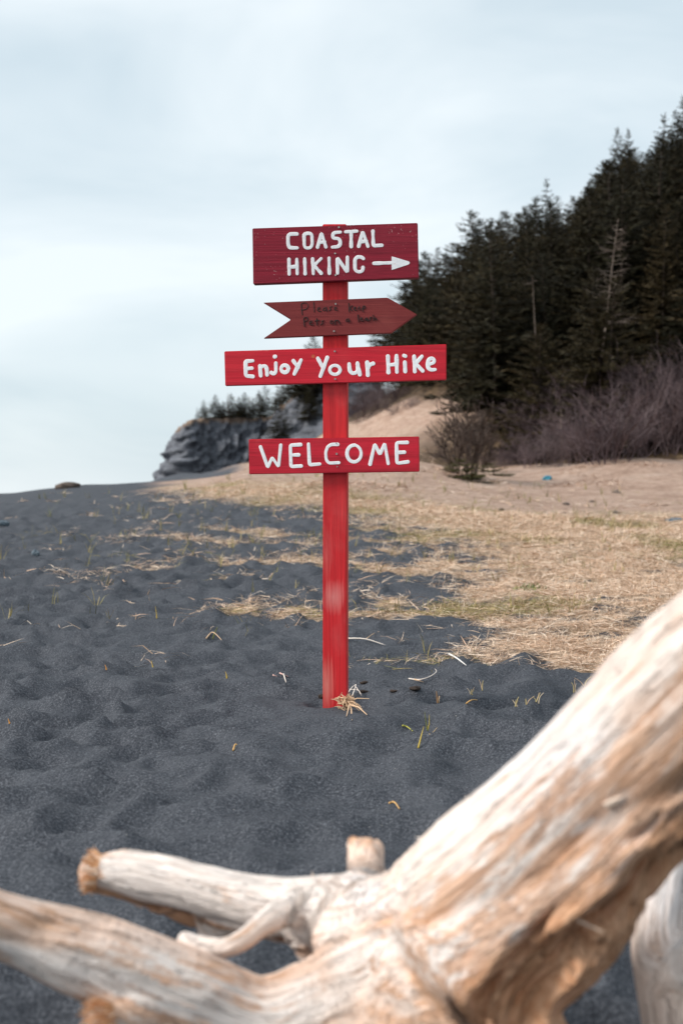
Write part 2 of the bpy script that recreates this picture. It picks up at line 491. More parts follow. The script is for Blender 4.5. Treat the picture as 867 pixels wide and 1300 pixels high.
r2 = noise(nt, mapping(nt, co, (1, 1, 0.6), rot=(0, -0.5, 0)), 1.0, 7, 0.78)
rc = ramp(nt, r1, [(0.32, (0.060, 0.066, 0.082)), (0.5, (0.15, 0.16, 0.19)), (0.66, (0.30, 0.31, 0.345))])
rc = mix(nt, 0.5, rc, ramp(nt, r2, [(0.38, (0.055, 0.060, 0.072)), (0.62, (0.26, 0.27, 0.30))]))
tf = ramp(nt, noise(nt, co, 1.2, 4, 0.7), [(0.35, (0.17, 0.115, 0.085)), (0.65, (0.36, 0.26, 0.19))])
rc = mix(nt, attr(nt, 'turf', 'Fac'), rc, tf)
setc(nt, b, rc)
bump(nt, b, math_(nt, 'ADD', r1, r2), 0.5, 0.9)
cliff_me = mesh_np('cliff', np.stack([CX, CY, CZ], -1).reshape(-1, 3), cq, [m_cliff], True, attrs={'turf': cap_attr.ravel()})
cliff = link('cliff', cliff_me, kind='structure')

# ray casting into the built land, for setting things down where the photo shows them
def bvh_of(me, stride=None):
    return BVHTree.FromPolygons([v.co[:] for v in me.vertices], [p.vertices[:] for p in me.polygons])
bvh_c = bvh_of(cliff_me)
def ground_at(px, py, far=200.0):
    """point where the line of sight through a photo pixel meets the land"""
    d = ray(px, py)
    Ya, Yb = np.arange(1.2, 30, 0.01), np.arange(30, far, 0.1)
    Ys = np.concatenate([Ya, Yb])
    zz = np.concatenate([height(d[0] * Ya, Ya), height(d[0] * Yb, Yb, fine=False)])
    below = EYE + d[2] * Ys <= zz
    k = int(np.argmax(below)) if below.any() else None
    best = None
    if k is not None: best = np.array([d[0] * Ys[k], Ys[k], zz[k]])
    h = bvh_c.ray_cast(Vector((0, 0, EYE)), Vector(d))
    if h[0] is not None and (best is None or h[0].y < best[1]):
        best = np.array(h[0])
    return best
def land_z(x, y):
    z = hz(x, y)
    h = bvh_c.ray_cast(Vector((x, y, 200)), Vector((0, 0, -1)))
    if h[0] is not None: z = max(z, h[0].z)
    return z

# ================================================================== SIGNPOST
YAW = math.radians(4.0)
NRM = np.array([-math.sin(YAW), -math.cos(YAW), 0.0])     # the way the boards face
RGT = np.array([math.cos(YAW), -math.sin(YAW), 0.0])
UP = np.array([0, 0, 1.0])
POST_C = np.array([-0.0245, 5.2, 0.0])                     # middle of the post's front face, at the sand
def on_plane(px, py, p0, n):
    d = ray(px, py); o = np.array([0, 0, EYE])
    t = np.dot(p0 - o, n) / np.dot(d, n)
    return o + d * t

def paint(name, base, dark, faded, wear, axis='x', seed=0.0, knots=(), rough=0.55, chips=0.0):
    """thin stain over grained wood; axis = the board's long direction"""
    m, nt, b = new_mat(name, rough, 0.3)
    co = mapping(nt, coords(nt), loc=(seed, seed * .7, seed * .3))
    sc = (1.2, 1, 34) if axis == 'x' else (34, 1, 1.2)
    g = noise(nt, mapping(nt, co, sc), 1.6, 6, 0.7, 0.9)
    g2 = noise(nt, mapping(nt, co, tuple(s_ * 2.6 for s_ in sc)), 1.8, 4, 0.65)
    bl = noise(nt, mapping(nt, co, (1, 1, 1)), 5.5, 4, 0.6, 0.4)
    c = mix(nt, ramp(nt, g, [(0.38, 0.0), (0.66, 0.9)]), base, dark)
    c = mix(nt, ramp(nt, g2, [(0.45, 0.0), (0.75, 0.45)]), c, dark)
    c = mix(nt, math_(nt, 'MULTIPLY', ramp(nt, bl, [(0.52, 0.0), (0.78, 1.0)]), wear), c, faded)
    for (kx, kz, rx, rz, col, st) in knots:       # stains and knots with a place of their own on this board
        v = mapping(nt, coords(nt), (1 / rx, 0, 1 / rz), (-kx / rx, 0, -kz / rz))
        l = N(nt, 'ShaderNodeVectorMath', operation='LENGTH'); nt.links.new(v, l.inputs[0])
        wob = math_(nt, 'ADD', l.outputs['Value'], math_(nt, 'MULTIPLY', math_(nt, 'ADD', g, g2), 1.1))
        c = mix(nt, math_(nt, 'MULTIPLY', ramp(nt, math_(nt, 'MULTIPLY', wob, 0.5), [(0.50, 1.0), (1.0, 0.0)]), st), c, col)
    if chips:
        v = N(nt, 'ShaderNodeTexNoise'); v.inputs['Scale'].default_value = 170; v.inputs['Detail'].default_value = 2
        nt.links.new(co, v.inputs['Vector'])
        big = noise(nt, co, 6, 2)
        f = ramp(nt, math_(nt, 'ADD', v.outputs['Fac'], math_(nt, 'MULTIPLY', math_(nt, 'SUBTRACT', big, .5), 0.35)), [(0.735, 0.0), (0.76, 1.0)])
        c = mix(nt, math_(nt, 'MULTIPLY', f, chips), c, (0.62, 0.42, 0.40))
    setc(nt, b, c)
    bump(nt, b, math_(nt, 'ADD', g, math_(nt, 'MULTIPLY', g2, 0.6)), 0.0016, 0.9)
    return m

def loc_of(p):      # world point -> signpost coordinates
    d = np.asarray(p) - POST_C
    return np.stack([d @ RGT, d @ -NRM, d[..., 2]], -1)

sign = empty('signpost', tuple(POST_C), label='tall red wooden signpost with four hand-painted boards standing in black sand', category='signpost')
sign.rotation_euler = (0, 0, -YAW)

# the post: a slightly uneven four-sided timber, x left-right, y back, z up
m_post = paint('post_paint', (0.68, 0.022, 0.028), (0.42, 0.012, 0.017), (0.72, 0.24, 0.22), 0.14, 'z', 3.1,
               knots=((-0.005, 0.37, 0.055, 0.07, (0.72, 0.26, 0.24), 0.75), (-0.03, 0.05, 0.035, 0.12, (0.70, 0.24, 0.20), 0.8), (-0.03, 0.52, 0.025, 0.12, (0.66, 0.20, 0.18), 0.35), (0.012, 0.22, 0.03, 0.07, (0.60, 0.10, 0.10), 0.3)))
def block(outline, y0, y1, bev=0.004, name='b', mat=None, jitter=0.0, seed=0):
    """a board: outline (x, z) counter-clockwise seen from the front, from y0 (front) to y1, with rounded front edges"""
    bm = bmesh.new()
    f = [bm.verts.new((x, y0, z)) for x, z in outline]
    k = [bm.verts.new((x, y1, z)) for x, z in outline]
    bm.faces.new(f); bm.faces.new(k[::-1])
    n = len(f)
    for i in range(n):
        bm.faces.new((f[(i + 1) % n], f[i], k[i], k[(i + 1) % n]))
    bmesh.ops.recalc_face_normals(bm, faces=bm.faces)
    bmesh.ops.bevel(bm, geom=list(bm.edges), offset=bev, segments=2, affect='EDGES', clamp_overlap=True)
    me = bpy.data.meshes.new(name); bm.to_mesh(me); bm.free()
    me.materials.append(mat)
    for p in me.polygons: p.use_smooth = False
    return me
pw = 0.0885
ptop = loc_of(on_plane(425, 284.5, POST_C, NRM))[2]
po = [(-pw / 2, -0.35), (pw / 2, -0.35), (pw / 2, 0.3), (pw / 2 + .001, 0.9), (pw / 2 - .001, ptop), (-pw / 2 - .001, ptop + 0.001), (-pw / 2 + .001, 0.9), (-pw / 2, 0.3)]
link('post', block(po, 0.0, 0.088, 0.003, 'post', m_post), sign)

# --- boards: corner pixels as seen in the photo, thickness, lean
m_b1 = paint('crimson_board_paint', (0.29, 0.011, 0.030), (0.17, 0.007, 0.019), (0.33, 0.03, 0.05), 0.4, 'x', 1.7, chips=0.75, rough=0.6)
m_b2 = paint('rust_board_paint', (0.215, 0.028, 0.026), (0.15, 0.016, 0.018), (0.27, 0.06, 0.05), 0.5, 'x', 5.2, rough=0.65)
m_b3 = paint('red_board_paint', (0.64, 0.014, 0.032), (0.44, 0.009, 0.022), (0.58, 0.06, 0.06), 0.25, 'x', 8.3,
             knots=((-0.246, 1.277, 0.014, 0.011, (0.62, 0.30, 0.24), 0.7), (-0.29, 1.271, 0.06, 0.004, (0.60, 0.22, 0.18), 0.45), (-0.077, 1.248, 0.010, 0.010, (0.55, 0.22, 0.08), 0.8)))
m_b4 = paint('scarlet_board_paint', (0.60, 0.013, 0.034), (0.34, 0.008, 0.019), (0.55, 0.05, 0.07), 0.25, 'x', 11.9,
             knots=((-0.28, 0.965, 0.02, 0.05, (0.58, 0.06, 0.07), 0.6), (0.02, 0.86, 0.03, 0.02, (0.20, 0.006, 0.012), 0.6)))
m_white, nt, b = new_mat('white_paint', 0.6, 0.3)
wn_ = noise(nt, coords(nt), 60, 4, 0.7)
wcol = ramp(nt, wn_, [(0.3, (0.76, 0.76, 0.79)), (0.55, (0.90, 0.90, 0.91))])
thin = noise(nt, mapping(nt, coords(nt), (40, 40, 170)), 1.0, 4, 0.7, 0.5)      # thin spots where the red shows through
setc(nt, b, mix(nt, ramp(nt, thin, [(0.62, 0.0), (0.74, 0.65)]), wcol, (0.55, 0.12, 0.14)))
bump(nt, b, wn_, 0.002, 0.5)
m_ink, nt, b = new_mat('dark_marker_ink', 0.6, 0.3)
setc(nt, b, ramp(nt, noise(nt, coords(nt), 90, 3, 0.7), [(0.4, (0.018, 0.014, 0.013)), (0.72, (0.10, 0.022, 0.020))]))
m_screw, nt, b = new_mat('screw_metal', 0.45, 0.5)
b.inputs['Metallic'].default_value = 0.7
setc(nt, b, ramp(nt, noise(nt, coords(nt), 200, 2), [(0.4, (0.25, 0.22, 0.20)), (0.6, (0.5, 0.47, 0.44))]))

def arc(cx, cy, rx, ry, a0, a1, n=12):
    t = np.radians(np.linspace(a0, a1, n))
    return [(cx + rx * math.cos(k), cy - ry * math.sin(k)) for k in t]
def crop(ox, oy, s):
    return lambda pts: [(ox + x / s, oy + y / s) for x, y in pts]
c1, c2, c3 = crop(310, 270, 6.67), crop(420, 270, 6.67), crop(325, 370, 4.129)
c4, c5 = crop(275, 430, 5.594), crop(420, 430, 5.594)
c6, c7 = crop(310, 545, 7.225), crop(420, 545, 7.225)

T1 = [c1([(447, 180), (385, 180), (372, 196), (372, 262), (384, 297), (450, 298)]),
      c1([(507, 190), (520, 176), (560, 174), (574, 186), (577, 270), (562, 298), (522, 300), (510, 284), (507, 190)]),
      c1([(622, 292), (655, 172), (692, 290)]), c1([(636, 252), (680, 248)]),
      c2([(82, 164), (25, 169), (16, 184), (18, 216), (68, 219), (80, 236), (80, 270), (62, 288), (12, 292)]),
      c2([(124, 162), (222, 156)]), c2([(172, 160), (173, 286)]),
      c2([(236, 284), (270, 158), (314, 284)]), c2([(248, 246), (300, 241)]),
      c2([(356, 156), (360, 280), (432, 276)]),
      c1([(380, 394), (382, 520)]), c1([(446, 394), (450, 516)]), c1([(382, 460), (447, 456)]),
      c1([(513, 390), (517, 516)]), c1([(580, 390), (586, 516)]), c1([(652, 388), (592, 446), (652, 512)]),
      c1([(719, 384), (722, 512)]), c2([(57, 512), (55, 382), (140, 504), (140, 376)]),
      c2([(275, 388), (258, 374), (222, 374), (204, 394), (204, 480), (222, 500), (258, 500), (272, 484), (272, 462)]),
      c2([(364, 429), (530, 423)])]
F1 = [c2([(514, 370), (540, 376), (660, 412), (668, 425), (658, 438), (540, 476), (514, 484)])]
T2 = [c3([(243, 122), (236, 62), (262, 58), (276, 72), (266, 92), (240, 98)]), c3([(303, 58), (306, 106)]),
      c3([(322, 94), (338, 90), (334, 80), (322, 86), (324, 104), (340, 104)]), c3([(368, 84), (352, 86), (348, 100), (362, 102), (370, 84), (372, 104)]),
      c3([(396, 78), (382, 84), (396, 92), (382, 102)]), c3([(410, 92), (426, 88), (420, 78), (410, 84), (412, 100), (428, 98)]),
      c3([(486, 62), (488, 106)]), c3([(504, 74), (489, 88), (506, 102)]), c3([(512, 90), (526, 86), (520, 78), (512, 84), (514, 100), (528, 97)]),
      c3([(534, 88), (548, 84), (542, 76), (534, 82), (536, 98), (550, 95)]), c3([(560, 104), (558, 76), (572, 74), (573, 88), (560, 91)]),
      c3([(254, 182), (249, 136), (270, 133), (272, 152), (251, 158)]), c3([(280, 166), (298, 161), (292, 150), (280, 156), (282, 176), (300, 174)]),
      c3([(318, 142), (320, 176)]), c3([(308, 154), (332, 151)]), c3([(354, 152), (340, 156), (354, 164), (338, 174)]),
      c3(arc(397, 160, 9, 11, 0, 360)), c3([(416, 172), (414, 150)]), c3([(414, 156), (430, 148), (436, 154), (438, 170)]),
      c3([(486, 142), (472, 144), (468, 156), (480, 159), (488, 142), (490, 160)]), c3([(534, 122), (537, 158)]),
      c3([(546, 146), (560, 142), (554, 134), (546, 140), (548, 156), (562, 153)]), c3([(582, 138), (570, 140), (567, 152), (578, 153), (584, 138), (586, 154)]),
      c3([(604, 134), (592, 138), (604, 145), (592, 152)]), c3([(614, 124), (617, 152)]), c3([(617, 140), (628, 136), (632, 150)])]
T3 = [c4([(258, 156), (206, 160), (208, 264), (258, 268)]), c4([(208, 212), (252, 209)]),
      c4([(308, 192), (314, 262)]), c4([(312, 206), (330, 190), (350, 194), (357, 214), (359, 256)]),
      c4([(421, 172), (422, 236), (406, 252), (388, 240)]), c4([(413, 127), (417, 126)]),
      c4(arc(484, 213, 27, 27, 0, 360, 16)),
      c4([(545, 156), (578, 202)]), c4([(600, 150), (552, 250)]),
      c4([(719, 138), (753, 202)]), c4([(786, 133), (737, 266)]),
      c5(arc(29, 221, 38, 33, 0, 360, 18)),
      c5([(130, 178), (134, 226), (150, 246), (176, 244), (190, 228), (189, 172)]), c5([(190, 180), (206, 254)]),
      c5([(258, 168), (263, 258)]), c5([(264, 206), (274, 184), (300, 176)]),
      c5([(405, 124), (409, 238)]), c5([(466, 120), (469, 236)]), c5([(408, 187), (466, 180)]),
      c5([(525, 166), (528, 232)]), c5([(518, 119), (529, 123)]),
      c5([(591, 124), (596, 232)]), c5([(646, 124), (602, 176), (652, 228)]),
      c5([(690, 184), (734, 168), (734, 148), (716, 136), (694, 146), (686, 176), (690, 208), (710, 222), (740, 218)])]
T4 = [c6([(150, 160), (218, 350), (256, 256), (316, 344), (336, 144)]),
      c6([(518, 140), (424, 145), (430, 342), (524, 336)]), c6([(428, 236), (500, 234)]),
      c6([(590, 134), (600, 326), (694, 318)]),
      c6([(858, 138), (800, 138), (764, 160), (748, 210), (752, 278), (776, 310), (868, 306)]),
      c7(arc(213, 222, 66, 78, 80, 440, 20)),
      c7([(360, 320), (402, 134), (450, 230), (494, 128), (526, 314)]),
      c7([(700, 120), (602, 122), (606, 312), (706, 298)]), c7([(606, 213), (674, 210)])]

def strokes(polys, fills, p0, n, width_px, depth, mat, name, seed, right, wob=0.16):
    """brush strokes as low, round-ended ribbons of paint standing proud of the board"""
    r = np.random.default_rng(seed)
    mb = MB()
    upv = np.cross(right, n); upv = upv if upv[2] > 0 else -upv
    lift = 0.0
    for pl in polys:
        p = np.array([on_plane(x, y, p0, n) for x, y in pl])
        # resample with soft corners
        s = np.concatenate([[0], np.cumsum(np.linalg.norm(np.diff(p, axis=0), axis=1))])
        m = max(4, int(s[-1] / 0.004) + 1)
        t = np.linspace(0, s[-1], m)
        q = np.stack([np.interp(t, s, p[:, k]) for k in range(3)], -1)
        closed = np.linalg.norm(p[0] - p[-1]) < 1e-3
        for _ in range(2):
            q[1:-1] = 0.25 * q[:-2] + 0.5 * q[1:-1] + 0.25 * q[2:]
        W = width_px * POST_C[1] / FPX / 2
        lw = W * (1 + wob * (np.interp(np.linspace(0, 1, m), np.linspace(0, 1, 5), r.random(5)) * 2 - 1))
        a = np.stack([(q - p0) @ right, (q - p0) @ upv], -1)
        tn = np.gradient(a, axis=0)
        if closed: tn[0] = tn[-1] = tn[1] + tn[-2]
        tn /= np.linalg.norm(tn, axis=1)[:, None] + 1e-9
        nn = np.stack([-tn[:, 1], tn[:, 0]], -1)
        # round caps
        rows2, wid = [], []
        if not closed:
            for k in range(4, 0, -1):
                ang = k / 4 * math.pi / 2
                rows2.append((a[0] - tn[0] * lw[0] * math.sin(ang) * .9, nn[0], max(lw[0] * math.cos(ang), lw[0] * 0.05)))
        for k in range(m): rows2.append((a[k], nn[k], lw[k]))
        if not closed:
            for k in range(1, 5):
                ang = k / 4 * math.pi / 2
                rows2.append((a[-1] + tn[-1] * lw[-1] * math.sin(ang) * .9, nn[-1], max(lw[-1] * math.cos(ang), lw[-1] * 0.05)))
        V = []
        lift += 0.00012
        for c_, n_, w_ in rows2:
            for off, h in ((-1, -0.0006), (-0.82, depth * .85), (0, depth * 1.1), (0.82, depth * .85), (1, -0.0006)):
                e = c_ + n_ * w_ * off
                V.append(p0 + right * e[0] + upv * e[1] + n * (h + (lift if h > 0 else 0)))
        V = loc_of(np.array(V))
        R = len(rows2)
        Q = [(i * 5 + j, i * 5 + j + 1, (i + 1) * 5 + j + 1, (i + 1) * 5 + j) for i in range(R - 1) for j in range(4)]
        mb.add(V, Q)
    for pl in fills:
        p = np.array([on_plane(x, y, p0, n) for x, y in pl])
        k = len(p)
        V = np.vstack([p - n * 0.0006, p + n * depth, p.mean(0) + n * depth])
        mb.add(loc_of(V), [(i, (i + 1) % k, k + (i + 1) % k, k + i) for i in range(k)], [(k + i, k + (i + 1) % k, 2 * k) for i in range(k)])
    me = mb.mesh(name, mat, False)
    bm = bmesh.new(); bm.from_mesh(me); bmesh.ops.recalc_face_normals(bm, faces=bm.faces); bm.to_mesh(me); bm.free()
    return me

def board(corners, thick, lean, mat, label, text, fills, tw, tmat, seed, screws, groups=None, name='board'):
    n = np.array([NRM[0] * math.cos(lean), NRM[1] * math.cos(lean), -math.sin(lean)])
    mid = on_plane(*np.mean(corners, axis=0), POST_C, NRM)
    p0 = mid + NRM * (thick + 0.003 + 0.03 * math.sin(lean))
    pts = [on_plane(x, y, p0, n) for x, y in corners]
    L0 = loc_of(np.array(pts))
    # build flat, then set the front points on the leaning plane
    me = block([(x, z) for x, _, z in L0], 0.0, thick, 0.0022, name, mat)
    zc = L0[:, 2].mean(); yc = loc_of(p0)[1]; zr = loc_of(p0)[2]
    for v in me.vertices:
        v.co.y += yc + (v.co.z - zr) * (-math.tan(lean))
    o = link(name, me, sign, label=label)
    if groups is None:      # handwriting too small to pick apart letter by letter
        link('lettering', strokes(text, fills, p0, n, tw, 0.0012, tmat, 'lettering', seed, RGT), o, kind='stuff')
    else:
        k = 0
        for gi, cnt in enumerate(groups):
            last = gi == len(groups) - 1 and fills
            nm = 'arrow' if last else 'letter'
            link(nm, strokes(text[k:k + cnt], fills if last else [], p0, n, tw, 0.0009, tmat, nm, seed * 50 + gi, RGT), o)
            k += cnt
    for (sx, sy, rr) in screws:
        p = on_plane(sx, sy, p0 + n * 0.0005, n)
        mb = MB()
        ring = [p + RGT * rr * math.cos(a) + UP * rr * math.sin(a) for a in np.arange(10) * math.pi / 5]
        ring2 = [p + RGT * rr * .75 * math.cos(a) + UP * rr * .75 * math.sin(a) + n * 0.0026 for a in np.arange(10) * math.pi / 5]
        V = loc_of(np.vstack([np.array(ring) - n * .002, ring2, [p + n * 0.0018]]))
        mb.add(V, [(i, (i + 1) % 10, 10 + (i + 1) % 10, 10 + i) for i in range(10)], [(10 + i, 10 + (i + 1) % 10, 20) for i in range(10)])
        link('screw', mb.mesh('screw', m_screw), o)
    return o

board([(321.5, 360.5), (531.5, 352.5), (530, 282.8), (320.5, 289.8)], 0.040, math.radians(5), m_b1, 'dark crimson top board reading COASTAL HIKING with a white arrow',
      T1, F1, 4.6, m_white, 1, [(430, 288.5, .0045), (425.3, 321.5, .004), (426, 349, .0045)], [1, 1, 2, 1, 2, 2, 1, 3, 1, 2, 1, 1, 1, 1])
board([(334.6, 429.4), (369.3, 405.6), (334.2, 384.0), (409.8, 380.9), (492, 377.6), (529.5, 399.2), (496.5, 422.8)][::1], 0.020, math.radians(0.5), m_b2, 'rust red arrow-shaped board reading Please keep Pets on a leash in dark ink',
      T2, [], 1.3, m_ink, 2, [(426, 385.6, .0042), (424, 420.3, .0042)])
board([(286, 489.6), (566.6, 482.3), (566.6, 436.8), (284.8, 445.8)], 0.024, math.radians(0.5), m_b3, 'widest bright red board reading Enjoy Your Hike',
      T3, [], 5.2, m_white, 3, [(425, 445.8, .0042), (425.5, 481, .0042)], [2, 2, 2, 1, 2, 2, 1, 2, 2, 3, 2, 2, 1])
board([(316.2, 602), (532.5, 598.7), (532, 554), (315.8, 557.4)], 0.024, math.radians(0.5), m_b4, 'lowest red board reading WELCOME in white capitals',
      T4, [], 4.6, m_white, 4, [(427.3, 576, .0046), (428, 592.3, .003), (427, 562.8, .003)], [1, 2, 1, 1, 1, 1, 2])

# ================================================================== DRIFTWOOD in the foreground
def node(px, py, Y, rpx):
    p = at(px, py, Y)
    return (p[0], p[1], p[2], rpx * Y / FPX)
BR = {   # branches of the stump: list of (photo pixel, distance, radius in photo pixels)
    'trunk': [node(440, 1195, 1.95, 60), node(530, 1168, 1.90, 76), node(620, 1128, 1.82, 98), node(740, 1030, 1.70, 110), node(860, 914, 1.58, 113), node(1010, 775, 1.42, 116), node(1220, 580, 1.24, 116), node(1400, 420, 1.12, 108)],
    'flare': [node(450, 1240, 1.90, 66), node(560, 1245, 1.82, 98), node(660, 1195, 1.76, 102), node(770, 1092, 1.66, 82), node(880, 968, 1.56, 76)],
    'foot': [node(540, 1260, 1.80, 110), node(610, 1330, 1.76, 120), node(660, 1420, 1.74, 110)],
    'low_root': [node(-170, 1135, 1.74, 37), node(-60, 1158, 1.75, 41), node(30, 1186, 1.77, 44), node(130, 1222, 1.79, 52), node(230, 1268, 1.81, 58), node(330, 1302, 1.83, 60), node(430, 1285, 1.85, 74), node(520, 1262, 1.84, 95)],
    'knot': [node(190, 1275, 1.78, 40), node(150, 1292, 1.75, 28), node(122, 1296, 1.73, 15)],
    'high_root': [node(112, 1108, 2.06, 21), node(160, 1111, 2.06, 27), node(220, 1124, 2.05, 31), node(300, 1145, 2.03, 33), node(370, 1160, 2.01, 38), node(455, 1170, 1.97, 58)],
    'high_root_under': [node(128, 1124, 2.07, 14), node(205, 1150, 2.08, 21), node(285, 1178, 2.08, 23), node(348, 1194, 2.05, 26), node(440, 1200, 1.98, 45)],
    'tip_nub': [node(168, 1100, 2.06, 12), node(152, 1084, 2.06, 6)],
    'hook': [node(231, 1196, 1.90, 11), node(262, 1207, 1.89, 14), node(300, 1200, 1.89, 17), node(332, 1178, 1.91, 19), node(372, 1158, 1.95, 25), node(430, 1165, 1.97, 40)],
    'stub': [node(476, 1190, 1.98, 40), node(468, 1125, 2.02, 25), node(463, 1092, 2.04, 21), node(460, 1076, 2.05, 15)],
    'stub_lip': [node(472, 1118, 2.03, 14), node(478, 1074, 2.05, 8)],
    'stub_edge': [node(452, 1110, 2.03, 12), node(447, 1066, 2.05, 6)],
}
def catmull(P, n):
    P = np.asarray(P); k = len(P)
    t = np.linspace(0, k - 1, n)
    i = np.clip(t.astype(int), 0, k - 2); f = (t - i)[:, None]
    g = lambda j: P[np.clip(j, 0, k - 1)]
    p0, p1, p2, p3 = g(i - 1), g(i), g(i + 1), g(i + 2)
    return 0.5 * (2 * p1 + (p2 - p0) * f + (2 * p0 - 5 * p1 + 4 * p2 - p3) * f ** 2 + (3 * p1 - p0 - 3 * p2 + p3) * f ** 3)

def round_tube(mb, C, sides=20):
    """closed tube through rows of (x, y, z, r) with rounded ends"""
    P = C[:, :3]; r = C[:, 3]
    t0 = P[1] - P[0]; t0 /= np.linalg.norm(t0); t1 = P[-1] - P[-2]; t1 /= np.linalg.norm(t1)
    pre = [(P[0] - t0 * r[0] * .6 * math.sin(a), r[0] * math.cos(a)) for a in (1.35, 0.9, 0.45)]
    post = [(P[-1] + t1 * r[-1] * .6 * math.sin(a), r[-1] * math.cos(a)) for a in (0.45, 0.9, 1.35)]
    pts = np.vstack([[a for a, _ in pre], P, [a for a, _ in post]])
    rad = np.concatenate([[b_ for _, b_ in pre], r, [b_ for _, b_ in post]])
    mb.tube(pts, rad, sides)

def build_driftwood(name, branches, voxel, grainy, seed, groove=None, warmth=0.5):
    mb = MB(); curves = []
    for k, nodes in branches.items():
        n = 8 * len(nodes)
        C = catmull(nodes, n)
        r = np.random.default_rng(seed + len(k))
        C[:, 3] *= 1 + 0.07 * (np.interp(np.linspace(0, 1, n), np.linspace(0, 1, 8), r.random(8)) * 2 - 1)
        curves.append((k, C)); round_tube(mb, C)
    me = mb.mesh(name + '_raw', None)
    o = bpy.data.objects.new(name + '_raw', me); COL.objects.link(o)
    md = o.modifiers.new('r', 'REMESH'); md.mode = 'VOXEL'; md.voxel_size = voxel
    sm = o.modifiers.new('s', 'SMOOTH'); sm.iterations = 10; sm.factor = 0.5
    dg = bpy.context.evaluated_depsgraph_get()
    ev = o.evaluated_get(dg)
    tmp = bpy.data.meshes.new_from_object(ev)
    bpy.data.objects.remove(o); bpy.data.meshes.remove(me)
    nv = len(tmp.vertices)
    V = np.empty(nv * 3, np.float32); tmp.vertices.foreach_get('co', V); V = V.reshape(-1, 3).astype(float)
    NV = np.empty(nv * 3, np.float32); tmp.vertices.foreach_get('normal', NV); NV = NV.reshape(-1, 3).astype(float)
    Q = [tuple(p.vertices) for p in tmp.polygons]
    bpy.data.meshes.remove(tmp)
    # grain coordinates: across / across / along the nearest limb, blended at the joints
    G = np.zeros((nv, 3)); Wt = np.zeros(nv)
    off = 0.0
    for k, C in curves:
        if k in ('flare', 'foot', 'knot', 'stub_lip', 'stub_edge', 'tip_nub'): continue          # the flare is one run of wood with the trunk
        P = C[:, :3]
        s = np.concatenate([[0], np.cumsum(np.linalg.norm(np.diff(P, axis=0), axis=1))])
        best = np.full(nv, 1e9); bs = np.zeros(nv); bp = np.zeros((nv, 3)); br = np.zeros(nv)
        for i in range(len(P) - 1):
            e = P[i + 1] - P[i]
            t = np.clip(((V - P[i]) @ e) / (e @ e), 0, 1)
            c_ = P[i] + t[:, None] * e
            d = np.linalg.norm(V - c_, axis=1) - (C[i, 3] + t * (C[i + 1, 3] - C[i, 3]))
            m = d < best
            best[m] = d[m]; bs[m] = (s[i] + t * (s[i + 1] - s[i]))[m]; bp[m] = c_[m]
        ax = P[-1] - P[0]; ax /= np.linalg.norm(ax)
        a = np.cross(ax, [0, 0, 1.0]); a /= np.linalg.norm(a); b_ = np.cross(ax, a)
        rel = V - bp
        g = np.stack([rel @ a + off, rel @ b_ + off * 0.7, bs + off], -1)
        w = np.exp(-np.clip(best - (0.012 if k == 'trunk' else 0.0), 0, 1) / 0.005)
        G += g * w[:, None]; Wt += w + 1e-12
        off += 0.05
    G /= Wt[:, None]
    x, y, z = G.T
    cr = fbm(x * 34, y * 34, z * 2.6, seed=seed + 1, oct=3)            # long ridges of the grain
    split = np.abs(fbm(x * 15, y * 15, z * 1.6, seed=seed + 2, oct=2) - 0.5)
    split = 1 - sstep(0.0, 0.05, split)                                 # weather cracks
    lump = fbm(V[:, 0] * 9, V[:, 1] * 9, V[:, 2] * 9, seed=seed + 3, oct=3) - 0.5
    slab = fbm(x * 11, y * 11, z * 3.2, seed=seed + 4, oct=3)
    slab_s = sstep(0.46, 0.52, slab)
    disp = grainy * (0.010 * (cr - 0.5) - 0.003 * split + 0.010 * lump + 0.004 * (slab_s - 0.5))
    torn = np.zeros(nv); warm = np.full(nv, warmth)
    if groove is not None:
        torn, warm = groove(V, NV, x, y, z)
        rag = fbm(x * 55, y * 55, z * 5, seed=seed + 5, oct=3) - 0.5
        chunk = fbm(x * 18, y * 18, z * 6, seed=seed + 6, oct=3)
        disp = disp + torn * (-0.020 + 0.022 * rag + 0.034 * (sstep(0.42, 0.58, chunk) - 0.5))
    V2 = V + NV * disp[:, None]
    # colour of the wood itself: silvered outside, orange where the skin has worn off, brown in torn wood
    pale = np.array([0.90, 0.81, 0.76]); cool = np.array([0.80, 0.78, 0.81]); org = np.array([0.76, 0.42, 0.25]); peach = np.array([0.88, 0.65, 0.52]); brn = np.array([0.34, 0.19, 0.105])
    n1 = fbm(x * 7 + 3, y * 7, z * 2.4, seed=seed + 7, oct=4)
    n2 = fbm(x * 16, y * 16, z * 3.0 + 8, seed=seed + 8, oct=4)
    n3 = fbm(V[:, 0] * 3.5, V[:, 1] * 3.5, V[:, 2] * 3.5, seed=seed + 9, oct=2)
    col = pale + (peach - pale) * (sstep(0.46, 0.64, n1) * (0.45 + 0.55 * warm))[:, None]
    col = col + (cool - col) * (0.6 * sstep(0.52, 0.66, n3) * sstep(0.62, 0.48, n1) * (1 - 0.7 * warm))[:, None]
    worn = sstep(0.42, 0.55, 0.65 * n2 + 0.35 * n1 + 0.05 * torn) * np.clip(warm + 0.3 * torn, 0, 1)
    col = col + (org - col) * (0.9 * worn)[:, None]
    deep = torn * sstep(0.50, 0.40, fbm(x * 14, y * 14, z * 5, seed=seed + 6, oct=3))
    col = col + (brn - col) * np.clip(0.85 * deep, 0, 1)[:, None]
    col = col + (brn * 1.2 - col) * (0.35 * split * sstep(.5, .6, n2))[:, None]
    col = col + (org * rng.uniform(0.8, 1.1, nv)[:, None] - col) * np.clip((warm - 0.95) * 3, 0, 0.8)[:, None] if groove is not None else col
